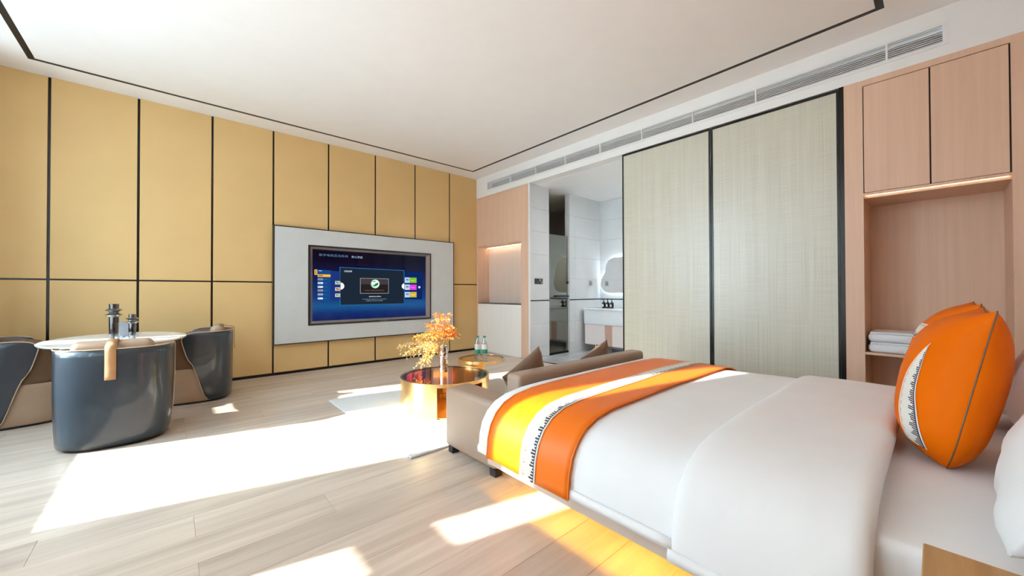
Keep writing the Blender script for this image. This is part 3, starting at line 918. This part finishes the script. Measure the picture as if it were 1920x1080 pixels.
def make_chair(label):
    c = thing('tub_chair', label, 'chair', group='tub chairs around the oval table')
    A, B = 0.305, 0.315
    half = [0, 8, 16, 24, 31, 37, 42, 47, 52, 57, 62, 66, 69, 72, 74.5, 77, 79, 81, 83, 85, 87, 89, 90.5, 92, 93.2, 94.3, 95.3, 96, 96.5]
    cols = [-h for h in half[:0:-1]] + half
    rows = []
    nr = 14
    for i in range(nr + 1):
        r = []
        for d in cols:
            z = LOWf(abs(d)) + (HIGHf(abs(d)) - LOWf(abs(d))) * i / nr
            k = swell(z)
            x, yy = sup(rad(d), A * k, B * k)
            r.append((x, yy, z))
        rows.append(r)
    bm = bmesh.new()
    grid(bm, rows)
    sh_ = finish('outer_shell', bm, M['shell'], c, local=True, angle=60)
    solid(sh_, 0.022)
    sh_.modifiers['thickness'].offset = -1.0
    edge = [rows[0][j] for j in range(15, -1, -1)] + [rows[i][0] for i in range(4, nr, 4)] + rows[-1] + [rows[i][-1] for i in range(nr - 2, 2, -4)] + [rows[0][-1 - j] for j in range(16)]
    tubes('piping', edge, 0.0038, M['piping'], c, n=6, local=True)
    # inner padding
    lin = []
    for i in range(7):
        r = []
        for d in [-128 + 256 * j / 40 for j in range(41)]:
            top = interp(abs(d), [(0, HB - 0.012), (85, HB - 0.012), (105, HB - 0.05), (118, HB - 0.13), (128, 0.41)])
            z = 0.33 + (top - 0.33) * i / 6
            x, yy = sup(rad(d), A - 0.027, B - 0.027)
            r.append((x, yy, z))
        lin.append(r)
    bm = bmesh.new()
    grid(bm, lin)
    li = finish('inner_lining', bm, M['brown'], c, local=True, angle=60)
    solid(li, 0.055)
    # round base drum and seat pad
    def drum(name, zs, mat):
        bm = bmesh.new()
        rings = []
        n = 44
        for k, z in zs:
            rings.append([bm.verts.new((*sup(2 * pi * i / n, A * k, B * k), z)) for i in range(n)])
        for a, b in zip(rings, rings[1:]):
            for i in range(n):
                bm.faces.new((a[i], a[(i + 1) % n], b[(i + 1) % n], b[i]))
        bm.faces.new(rings[0][::-1])
        bm.faces.new(rings[-1])
        return finish(name, bm, mat, c, local=True, angle=50)
    drum('base_drum', [(0.87, 0.0), (0.89, 0.016)], M['black_plastic'])
    drum('seat_base', [(0.885, 0.017), (0.915, 0.03), (0.925, 0.10), (0.925, 0.30), (0.91, 0.33), (0.87, 0.34)], M['tan'])
    drum('seat_pad', [(0.70, 0.341), (0.76, 0.352), (0.78, 0.385), (0.76, 0.415), (0.70, 0.428), (0.45, 0.436)], M['tan'])
    bm = bmesh.new()
    add_box(bm, -0.205, 0.205, -0.238, -0.135, 0.44, 0.722, bev=0.045, seg=5)
    finish('back_cushion', bm, M['tan'], c, local=True, angle=60)
    # strap over the rim
    bm = bmesh.new()
    yb = -B - 0.004
    grid(bm, [[(sx, yy, zz) for sx in (-0.027, 0.027)] for yy, zz in ((-0.195, 0.7235), (-0.225, 0.722), (-0.262, HB + 0.030), (-B + 0.012, HB + 0.022), (yb - 0.001, HB + 0.012), (yb - 0.003, HB - 0.02), (yb, HB - 0.10), (yb - 0.002, HB - 0.17), (yb - 0.006, HB - 0.205))])
    st = finish('strap', bm, M['strap'], c, local=True, angle=60)
    solid(st, 0.006, 1.0)
    return c
LOWf = lambda d: interp(d, LOW)
HIGHf = lambda d: interp(d, HIGH)
ch1 = make_chair('slate blue tub chair with its strapped back to the room')
ch1.location = (-0.288, 4.0, 0)
ch1.rotation_euler = (0, 0, rad(-3))
ch2 = link_copy(ch1, None)
ch2['label'] = 'charcoal tub chair facing left beside the gold wall'
ch2.location = (0.165, 4.945, 0)
ch2.rotation_euler = (0, 0, rad(83))
ch3 = link_copy(ch1, None)
ch3['label'] = 'blue tub chair cut by the left edge of the picture'
ch3.location = (-0.90, 5.02, 0)
ch3.rotation_euler = (0, 0, rad(-80))

tb = thing('oval_table', 'oval white stone dining table between the tub chairs', 'table', (-0.335, 4.61, 0))
bm = bmesh.new()
prof = [(0.90, 0.640), (0.985, 0.648), (1.0, 0.655), (1.0, 0.660), (0.992, 0.664)]
rings = []
for k, z in prof:
    rings.append([bm.verts.new((-0.335 + 0.437 * k * cos(2 * pi * i / 56), 4.61 + 0.62 * k * sin(2 * pi * i / 56), z)) for i in range(56)])
for a, b in zip(rings, rings[1:]):
    for i in range(56):
        bm.faces.new((a[i], a[(i + 1) % 56], b[(i + 1) % 56], b[i]))
bm.faces.new(rings[0][::-1])
bm.faces.new(rings[-1])
finish('table_top', bm, M['marble'], tb)
turned('pedestal', [(0.06, 0.02), (0.045, 0.06), (0.040, 0.55), (0.08, 0.62), (0.16, 0.640)], M['black_metal'], tb, -0.335, 4.78, 24)
turned('table_base', [(0.20, 0.0), (0.20, 0.012), (0.06, 0.02)], M['black_metal'], tb, -0.335, 4.78, 32)

def vase(label, x, y, s, wdt):
    v = thing('ribbed_vase', label, 'vase', (x, y, 0.664), group='smoked glass vases on the oval table')
    h = 0.292 * s
    pr = [(0.024, 0.0), (0.026, 0.004), (0.027, 0.03), (0.030, 0.12), (0.031, 0.18), (0.030, 0.195), (0.054, 0.212), (0.028, 0.230), (0.030, 0.238), (0.054, 0.253), (0.030, 0.270), (0.031, 0.306), (0.029, 0.306), (0.027, 0.272), (0.026, 0.05), (0.0, 0.045)]
    pr = [(r * wdt, z / 0.306 * h) for r, z in pr]
    bm = bmesh.new()
    lathe(bm, pr, n=28, cap=False)
    finish('vase_body', bm, M['smoke'], v, local=True, angle=25)
    lat = [(0.0, 0.046), (0.0255, 0.048), (0.028, 0.12), (0.028, 0.19)]
    turned('vase_lining', [(max(r, .001) * wdt * 0.93, z / 0.306 * h) for r, z in lat], M['card'], v, n=20, local=True)
vase('taller smoked glass vase with ribbed collar on the oval table', -0.355, 4.50, 1.0, 1.0)
vase('shorter smoked glass vase with ribbed collar on the oval table', -0.245, 4.46, 0.70, 0.80)
cd = thing('card_stand', 'small grey card standing between the smoked vases', 'card', (-0.305, 4.62, 0.664))
box('card_face', -0.336, -0.276, 4.640, 4.644, 0.672, 0.80, M['card'], cd)
box('card_foot', -0.340, -0.272, 4.625, 4.66, 0.664, 0.672, M['card'], cd)
for gx, gy, lab in ((-0.318, 4.385, 'left clear glass tealight cup before the taller vase'), (-0.258, 4.375, 'right clear glass tealight cup before the shorter vase')):
    t = thing('glass_cup', lab, 'glass cup', (gx, gy, 0.664), group='glass cups on the oval table')
    turned('cup_wall', [(0.0, 0.0), (0.022, 0.0), (0.024, 0.034), (0.021, 0.034), (0.019, 0.012), (0.0, 0.010)], M['clear'], t, n=20, cap=False, local=True, angle=30)

# ================================================================== GOLD COFFEE TABLES
def drum_table(name, label, cx, cy, r, h, a0, a1, group):
    """C-shaped polished band under a glass top; the band runs from angle a0 to a1"""
    t = thing(name, label, 'coffee table', (cx, cy, 0.016), group=group)
    n = 64
    bm = bmesh.new()
    def arc(rr, z):
        return [(cx + rr * cos(rad(a0 + (a1 - a0) * i / n)), cy + rr * sin(rad(a0 + (a1 - a0) * i / n)), z) for i in range(n + 1)]
    grid(bm, [arc(r, 0.018), arc(r, h - 0.028)])
    finish('outer_band', bm, M['gold_metal'], t, angle=60)
    bm = bmesh.new()
    grid(bm, [arc(r - 0.008, 0.018), arc(r - 0.008, h - 0.028)])
    for e_ in (0, n):
        p, q = arc(r, 0)[e_], arc(r - 0.008, 0)[e_]
        bm.faces.new([bm.verts.new(v) for v in ((p[0], p[1], 0.018), (q[0], q[1], 0.018), (q[0], q[1], h - 0.028), (p[0], p[1], h - 0.028))])
    finish('inner_band', bm, M['gold_inner'], t, angle=60)
    turned('rim', [(r - 0.012, h - 0.028), (r + 0.002, h - 0.028), (r + 0.002, h), (r - 0.012, h), (r - 0.012, h - 0.028)], M['gold_metal'], t, cx, cy, 72, cap=False)
    turned('glass_edge', [(r - 0.030, h - 0.014), (r - 0.0125, h - 0.014), (r - 0.0125, h - 0.003), (r - 0.030, h - 0.003)], M['bronze'], t, cx, cy, 72, cap=False)
    turned('glass_top', [(r - 0.0305, h - 0.012), (r - 0.0305, h - 0.004)], M['amber_glass'], t, cx, cy, 72)
    return t
drum_table('coffee_table', 'large round polished gold coffee table with an amber glass top', 1.857, 2.984, 0.395, 0.300, -70, 228, 'gold drum tables')
sdt = drum_table('side_table', 'small round gold side table carrying two water bottles', 2.485, 3.274, 0.25, 0.338, 95, 240, 'gold drum tables')
# base plate inside the big drum
bp = [o for o in bpy.data.objects if o.name == 'coffee_table'][0]
turned('base_plate', [(0.375, 0.0175), (0.375, 0.024)], M['gold_inner'], bp, 1.857, 2.984, 48)

# chrome vase
cv = thing('chrome_vase', 'slim crinkled chrome vase on the coffee table', 'vase', (1.905, 3.10, 0.297))
bm = bmesh.new()
rings = []
n = 30
zs = [0, 0.01, 0.04, 0.08, 0.12, 0.16, 0.20, 0.235, 0.242]
for i, z in enumerate(zs):
    rr = 0.040 + 0.006 * z / 0.24
    ring = []
    for k in range(n):
        a = 2 * pi * k / n
        q = rr * (1 + 0.07 * noise.noise(Vector((cos(a) * 1.6, sin(a) * 1.6, z * 16))))
        ring.append(bm.verts.new((q * cos(a), q * sin(a), z)))
    rings.append(ring)
for a, b in zip(rings, rings[1:]):
    for i in range(n):
        bm.faces.new((a[i], a[(i + 1) % n], b[(i + 1) % n], b[i]))
bm.faces.new(rings[0][::-1])
o = finish('vase_wall', bm, M['chrome'], cv, local=True, angle=70)
solid(o, 0.003)

# autumn branches: feathery sprays; right/up offsets in metres from the vase mouth
br = thing('autumn_branches', 'feathery orange and straw autumn branches in the chrome vase', 'plant', (1.905, 3.10, 0.50))
RT = Vector((0.745, -0.667, 0))
FW = Vector((0.667, 0.745, 0))
tips = [(-0.06, 0.30, 0.05, 'a', 0.85), (0.03, 0.30, -0.06, 'a', 0.8), (0.09, 0.13, 0.02, 'a', 0.75), (-0.10, 0.23, -0.05, 'a', 0.9), (0.075, 0.20, -0.05, 'a', 0.6), (-0.14, 0.16, 0.06, 'b', 0.9),
        (-0.24, 0.11, -0.03, 'b', 0.9), (-0.40, 0.02, 0.03, 'c', 1.0), (-0.33, -0.04, -0.05, 'c', 0.95), (-0.21, -0.13, -0.03, 'c', 0.95), (-0.15, -0.10, -0.08, 'b', 0.9), (0.095, 0.14, 0.05, 'b', 0.5)]
random.seed(11)
mouth = Vector((1.905, 3.10, 0.53))
for dr, du, df, mm, dens in tips:
    tip = mouth + RT * dr + FW * df + Vector((0, 0, du))
    peak = mouth + RT * dr * 0.35 + FW * df * 0.4 + Vector((0, 0, max(du * 0.75, 0.0) + (0.09 if du < 0.15 else 0.03)))
    pts = []
    for i in range(15):
        t = i / 14
        pts.append((1 - t) ** 2 * mouth + 2 * t * (1 - t) * peak + t * t * tip)
    pts[0] = mouth - Vector((0, 0, 0.10)) + (mouth - pts[1]) * 0.0
    bm = bmesh.new()
    tube(bm, pts, 0.0022, 5, 0.0008)
    stem = finish('stem', bm, M['stem'], br, angle=80)
    bm = bmesh.new()
    for i in range(3, 15):
        p = pts[i]
        d = (pts[min(i + 1, 14)] - pts[i - 1]).normalized()
        for sgn in (-1, 1):
            if random.random() > dens + 0.15:
                continue
            side = (RT * sgn * random.uniform(.5, 1) + FW * random.uniform(-.7, .7) + Vector((0, 0, random.uniform(-.5, .35)))).normalized()
            ax = (d * 0.75 + side * 0.8 + Vector((0, 0, -0.25))).normalized()
            ln = random.uniform(0.05, 0.10) * (1.1 - 0.4 * i / 14)
            # a feather: little rachis with leaflets
            for q in range(6):
                t = (q + 1) / 6
                c0 = p + ax * ln * t + Vector((0, 0, -0.02 * t * t))
                for s2 in (-1, 1):
                    nrm = Vector((random.uniform(-1, 1), random.uniform(-1, 1), random.uniform(-1, 1)))
                    ld = (ax * 0.9 + ax.cross(nrm).normalized() * s2 * 0.8).normalized()
                    ll = random.uniform(0.016, 0.028) * (1.15 - 0.5 * t)
                    wv = ld.cross(nrm).normalized() * 0.0042
                    vs = [bm.verts.new(c0), bm.verts.new(c0 + ld * ll * 0.5 + wv), bm.verts.new(c0 + ld * ll), bm.verts.new(c0 + ld * ll * 0.5 - wv)]
                    bm.faces.new(vs)
    lf = finish('foliage', bm, M['leaf_' + mm], br, smooth=False)
    lf['kind'] = 'stuff'

# water bottles
def water(label, x, y):
    t = thing('water_bottle', label, 'bottle', (x, y, 0.335), group='water bottles on the side table')
    h = 0.245
    prb = [(0.026, 0), (0.031, 0.006), (0.031, 0.04), (0.029, 0.05), (0.031, 0.06), (0.031, 0.15), (0.028, 0.175), (0.016, 0.21), (0.013, 0.216), (0.013, 0.226)]
    turned('bottle_body', prb, M['pet'], t, n=24, local=True)
    turned('label_sleeve', [(0.0316, 0.10), (0.0316, 0.160)], M['label_white'], t, n=24, local=True, cap=False)
    turned('green_band', [(0.0318, 0.060), (0.0318, 0.105)], M['bottle_green'], t, n=24, local=True, cap=False)
    turned('cap', [(0.015, 0.226), (0.015, 0.243), (0.013, 0.245)], M['bottle_green'], t, n=18, local=True)
water('left water bottle with green band on the gold side table', 2.420, 3.255)
water('right water bottle with green band on the gold side table', 2.474, 3.207)

# ================================================================== SOFA
sf = thing('loveseat', 'taupe leather loveseat at the foot of the bed', 'sofa', (2.24, 1.88, 0))
box('arm', 1.342, 1.540, 1.655, 2.172, 0.042, 0.425, M['sofa'], sf, bev=0.032, seg=4)
box('arm', 2.955, 3.150, 1.655, 2.172, 0.042, 0.425, M['sofa'], sf, bev=0.032, seg=4)
box('backrest', 1.525, 2.955, 1.640, 1.770, 0.042, 0.553, M['sofa'], sf, bev=0.03, seg=4)
box('seat_base', 1.541, 2.954, 1.771, 2.150, 0.05, 0.13, M['sofa'], sf, bev=0.015)
for a, b in ((1.543, 2.246), (2.249, 2.952)):
    box('seat_cushion', a, b, 1.772, 2.165, 0.131, 0.200, M['sofa'], sf, bev=0.03, seg=4)
for xx_ in (1.36, 3.08):
    for yy_ in (1.665, 2.10):
        box('leg', xx_, xx_ + 0.05, yy_, yy_ + 0.05, 0, 0.042, M['black_plastic'], sf)

def cushion_pt(u, v, w, h, t, sit=0.0, pinch=0.07):
    eu, ev = 1 - abs(u) ** 2.4, 1 - abs(v) ** 2.4
    th = t / 2 * (max(eu, 0) ** 0.55) * (max(ev, 0) ** (0.26 if sit and v < 0 else 0.55))
    x = u * w / 2 * (1 - pinch * (1 - v * v) * 1.0 * abs(u))
    z = v * h / 2 * (1 - pinch * (1 - u * u) * 1.0 * abs(v))
    if sit and v < -0.5:
        x *= 1 - sit * ((-v - 0.5) / 0.5) ** 2
    return x, th, z

def cushion(name, label, cat, w, h, t, mat, mtx, group=None, pip=None, band=None, n=22, wr=0.006, seed=0, sit=0.0, taper=False, fr=1.0, bk=1.0):
    e_ = thing(name, label, cat, group=group)
    bm = bmesh.new()
    F, Bk = [], []
    for i in range(n + 1):
        rf, rb = [], []
        for j in range(n + 1):
            u, v = sin(pi / 2 * (2 * j / n - 1)), sin(pi / 2 * (2 * i / n - 1))
            x, th, z = cushion_pt(u, v, w, h, t, sit)
            k = wr * noise.noise(Vector((x * 9 + seed, z * 9, seed)))
            rf.append((x, -th * bk + k * (th > .01), z))
            rb.append((x, th * fr + k * (th > .01), z))
        F.append(rf)
        Bk.append(rb)
    grid(bm, F)
    grid(bm, [r[::-1] for r in Bk])
    bmesh.ops.remove_doubles(bm, verts=bm.verts, dist=0.0004)
    finish('cushion_body', bm, mat, e_, local=True, angle=70)
    if pip:
        loop = [F[0][j] for j in range(n + 1)] + [F[i][n] for i in range(1, n + 1)] + [F[n][j] for j in range(n - 1, -1, -1)] + [F[i][0] for i in range(n - 1, 0, -1)]
        tubes('piping', loop, 0.0022, pip, e_, n=5, local=True, closed=True)
    if band:
        u0, u1, v0, v1, vert = band
        bm = bmesh.new()
        rows = []
        a, b = (30, 4)
        for i in range(a + 1):
            r = []
            for j in range(b + 1):
                s, q = v0 + (v1 - v0) * i / a, u0 + (u1 - u0) * j / b
                if taper:
                    q = u0 + (u1 - u0) * ((j / b) * (1 - max(0, (i / a - 0.25) / 0.75) ** 1.5) )
                    q -= 0.20 * (1 - i / a) ** 2
                u, v = (q, s) if vert else (s, q)
                x, th, z = cushion_pt(u, v, w, h, t, sit)
                k = wr * noise.noise(Vector((x * 9 + seed, z * 9, seed)))
                r.append((x, th * fr + k + 0.0018, z))
            rows.append(r)
        grid(bm, rows, uv=lambda i, j: (j / b, i / a))
        finish('embroidered_band', bm, M['band_cushion'], e_, local=True, angle=80)
    e_.matrix_world = mtx
    return e_

def mtx(loc, rx=0, ry=0, rz=0):
    return Matrix.Translation(loc) @ Matrix.Rotation(rad(rz), 4, 'Z') @ Matrix.Rotation(rad(rx), 4, 'X') @ Matrix.Rotation(rad(ry), 4, 'Y')
cushion('sofa_cushion', 'brown leather cushion at the near end of the loveseat', 'cushion', 0.37, 0.33, 0.12, M['sofa_cushion'], mtx((1.845, 1.90, 0.435), 6, -28, 0), 'brown cushions on the loveseat', wr=0.012, seed=2)
cushion('sofa_cushion', 'brown leather cushion at the far end of the loveseat', 'cushion', 0.37, 0.33, 0.12, M['sofa_cushion'], mtx((2.645, 1.90, 0.425), 6, -20, 0), 'brown cushions on the loveseat', wr=0.012, seed=5)

# ================================================================== BED
bd = thing('platform_bed', 'low beige wood bed base glowing amber underneath', 'bed', (2.18, 0.5, 0))
boxes('rail', [(1.235, 1.275, -0.62, 1.575, 0.152, 0.245), (3.09, 3.13, -0.62, 1.575, 0.152, 0.245), (1.275, 3.09, 1.535, 1.575, 0.152, 0.245), (1.275, 3.09, -0.62, -0.58, 0.152, 0.245)], M['bedwood'], bd)
box('slat_deck', 1.275, 3.09, -0.58, 1.535, 0.206, 0.225, M['bedwood'], bd)
box('plinth', 1.62, 2.75, -0.45, 1.25, 0.0, 0.206, M['bedwood'], bd)
box('led_strip', 1.288, 1.300, -0.55, 1.50, 0.200, 0.2055, M['led_bed'], bd)
hbd = thing('headboard', 'peach wood headboard behind the white pillows', 'headboard', (2.18, YH + .06, 0))
box('headboard_panel', 0.5, 3.9, YH + 0.006, YH + 0.10, 0, 1.10, M['pink_wood'], hbd, bev=0.01)
mt = bmesh.new()
add_box(mt, 1.295, 3.07, -0.66, 1.56, 0.246, 0.442, bev=0.025, seg=3)
mo = finish('mattress', mt, M['linen'], angle=50)
tag(mo, 'white sheeted mattress with its side showing by the nightstand', 'mattress')

BPN = [(1.198, 0.215), (1.200, 0.25), (1.205, 0.305), (1.222, 0.365), (1.255, 0.415), (1.305, 0.455), (1.38, 0.482), (1.50, 0.497)]
def prof_x(off, hem):
    pts = []
    near = [(x, z) for x, z in BPN]
    near[0] = (near[0][0] - 0.002, hem)
    far = [(4.367 - x, z) for x, z in near][::-1]
    mid = [(1.50 + (2.867 - 1.50) * i / 14, 0.497 + 0.006 * sin(pi * i / 14)) for i in range(1, 14)]
    full = near + mid + far
    out = []
    for i, (x, z) in enumerate(full):
        a = full[max(0, i - 1)]
        b = full[min(len(full) - 1, i + 1)]
        dx, dz = b[0] - a[0], b[1] - a[1]
        L = math.hypot(dx, dz) or 1
        out.append((x - dz / L * off, z + dx / L * off))
    return out

def drape(name, y0, y1, off, hem, mat, ny=24, wr=0.0, seed=0, taper=0.0, th=0.012, uvs=False, parent=None):
    bm = bmesh.new()
    rows = []
    for i in range(ny + 1):
        t = i / ny
        yy_ = y0 + (y1 - y0) * t
        f = 1.0
        if taper:
            d = min(yy_ - y0, y1 - yy_)
            f = 1 if d > taper else math.sqrt(max(0, 1 - (1 - d / taper) ** 2))
        P = prof_x(0.002 + (off - 0.002) * f, hem)
        rows.append([(x, yy_, z + wr * noise.noise(Vector((x * 3 + seed, yy_ * 3.5, z * 3)))) for x, z in P])
    m_ = len(rows[0])
    L = [0]
    for a, b in zip(rows[0], rows[0][1:]):
        L.append(L[-1] + (Vector(a) - Vector(b)).length)
    grid(bm, rows, uv=(lambda i, j: (i / ny, L[j] / 2.4)) if uvs else None)
    o = finish(name, bm, mat, parent, angle=80)
    if th:
        solid(o, th, -1.0)
    return o
dv = drape('duvet', 0.13, 1.60, 0.004, 0.222, M['linen'], 40, 0.007, 1)
tag(dv, 'smooth white duvet hanging over the side of the bed', 'duvet')
bm = bmesh.new()
def hemband(o, y0, y1, off, hem, h=0.036):
    bm = bmesh.new()
    P = prof_x(off + 0.003, hem)
    rows = []
    for yy_ in [y0 + (y1 - y0) * i / 20 for i in range(21)]:
        rows.append([(P[0][0], yy_, P[0][1] - 0.002), (P[0][0] - 0.001, yy_, P[0][1] + h * .5), (P[1][0], yy_, P[0][1] + h)])
    grid(bm, rows)
    q = finish('hem', bm, M['hem'], o, angle=80)
    solid(q, 0.003, -1)
hemband(dv, 0.57, 1.598, 0.004, 0.222)
fo = drape('folded_duvet', 0.105, 0.575, 0.036, 0.205, M['linen'], 40, 0.007, 4, taper=0.05, th=0.014)
tag(fo, 'thick folded back white duvet layer near the pillows', 'duvet')
hemband(fo, 0.11, 0.57, 0.034, 0.205)
rn = drape('bed_runner', 0.985, 1.512, 0.019, 0.214, M['orange_runner'], 16, 0.005, 1, th=0.004)
tag(rn, 'bright orange satin bed runner with an embroidered band', 'bed runner')
st = drape('embroidered_band', 1.175, 1.265, 0.0215, 0.214, M['band_runner'], 4, 0.005, 1, th=0, uvs=True, parent=rn)
for e0, e1 in ((0.985, 0.990), (1.170, 1.174), (1.266, 1.270), (1.507, 1.512)):
    drape('piped_seam', e0, e1, 0.0225, 0.2135, M['piping'] if 1.1 < e0 < 1.3 else M['orange_runner'], 2, 0.005, 1, th=0, parent=rn)

cushion('orange_cushion', 'nearer orange satin cushion with a curved embroidered band', 'cushion', 0.52, 0.55, 0.26, M['orange'], mtx((2.13, -0.070, 0.716), 11, 0, 0), 'orange cushions on the bed', pip=M['brown'], band=(-0.72, -0.40, -0.84, 0.50, True), seed=1, sit=0.36, taper=True, fr=1.32, bk=0.66)
cushion('orange_cushion', 'farther orange satin cushion half hidden behind the other', 'cushion', 0.52, 0.55, 0.26, M['orange'], mtx((2.74, -0.070, 0.724), 11, 0, 0), 'orange cushions on the bed', pip=M['brown'], band=(0.28, 0.55, -0.80, 0.80, False), seed=3, sit=0.36, fr=1.32, bk=0.66)
cushion('white_pillow', 'plump white pillow behind the nearer orange cushion', 'pillow', 1.02, 0.50, 0.24, M['linen'], mtx((1.80, -0.265, 0.700), 26, 0, -7), 'white pillows at the bed head', seed=6, wr=0.01, sit=0.08, fr=0.75)
cushion('white_pillow', 'plump white pillow behind the farther orange cushion', 'pillow', 0.70, 0.50, 0.24, M['linen'], mtx((2.73, -0.345, 0.700), 24, 0, 0), 'white pillows at the bed head', seed=8, wr=0.01, sit=0.08)

# nightstand
ns_ = thing('nightstand', 'honey oak nightstand corner at the lower right', 'nightstand', (0.95, -0.24, 0))
box('top', 0.72, 1.18, -0.50, 0.024, 0.495, 0.520, M['oak'], ns_, bev=0.002, seg=1)
box('body', 0.735, 1.165, -0.485, 0.010, 0.10, 0.494, M['oak'], ns_)
for z0_, z1_ in ((0.11, 0.295), (0.30, 0.488)):
    d_ = box('drawer', 0.722, 0.734, -0.475, 0.0, z0_, z1_, M['oak'], ns_, bev=0.002, seg=1)
    box('handle', 0.714, 0.721, -0.30, -0.18, z1_ - 0.03, z1_ - 0.02, M['black_metal'], d_)
for xx_ in (0.76, 1.11):
    for yy_ in (-0.46, -0.04):
        box('leg', xx_, xx_ + .035, yy_, yy_ + .035, 0, 0.10, M['black_metal'], ns_)

# towels on the wardrobe shelf
def towel(label, z, h, dy):
    t = thing('folded_towel', label, 'towel', (XR + 0.2, 0.2, z), group='folded towels on the shelf')
    y0, y1 = 0.03 + dy, 0.372
    for i, (a, b, ya, yb_) in enumerate(((z, z + h * 0.88, y0, y1), (z + h * 0.80, z + h, y0 + 0.035, y1 - 0.012))):
        bm = bmesh.new()
        add_box(bm, XR + 0.03, XR + 0.36, ya, yb_, a + 0.0006, b, bev=(b - a) * 0.44, seg=5)
        bmesh.ops.subdivide_edges(bm, edges=[e for e in bm.edges if e.calc_length() > 0.1], cuts=10, use_grid_fill=True)
        for v in bm.verts:
            w_ = noise.noise(v.co * 16 + Vector((z * 30, 0, 0))) * 0.006
            v.co += Vector((w_, w_, w_ * 0.4 if v.co.z > a + 0.01 else 0))
        finish('towel_fold', bm, M['towel'], t, angle=70)
    return t
towel('lower folded white towel on the wardrobe shelf', 0.5585, 0.082, 0.0)
towel('upper folded white towel on the wardrobe shelf', 0.6415, 0.080, 0.015)
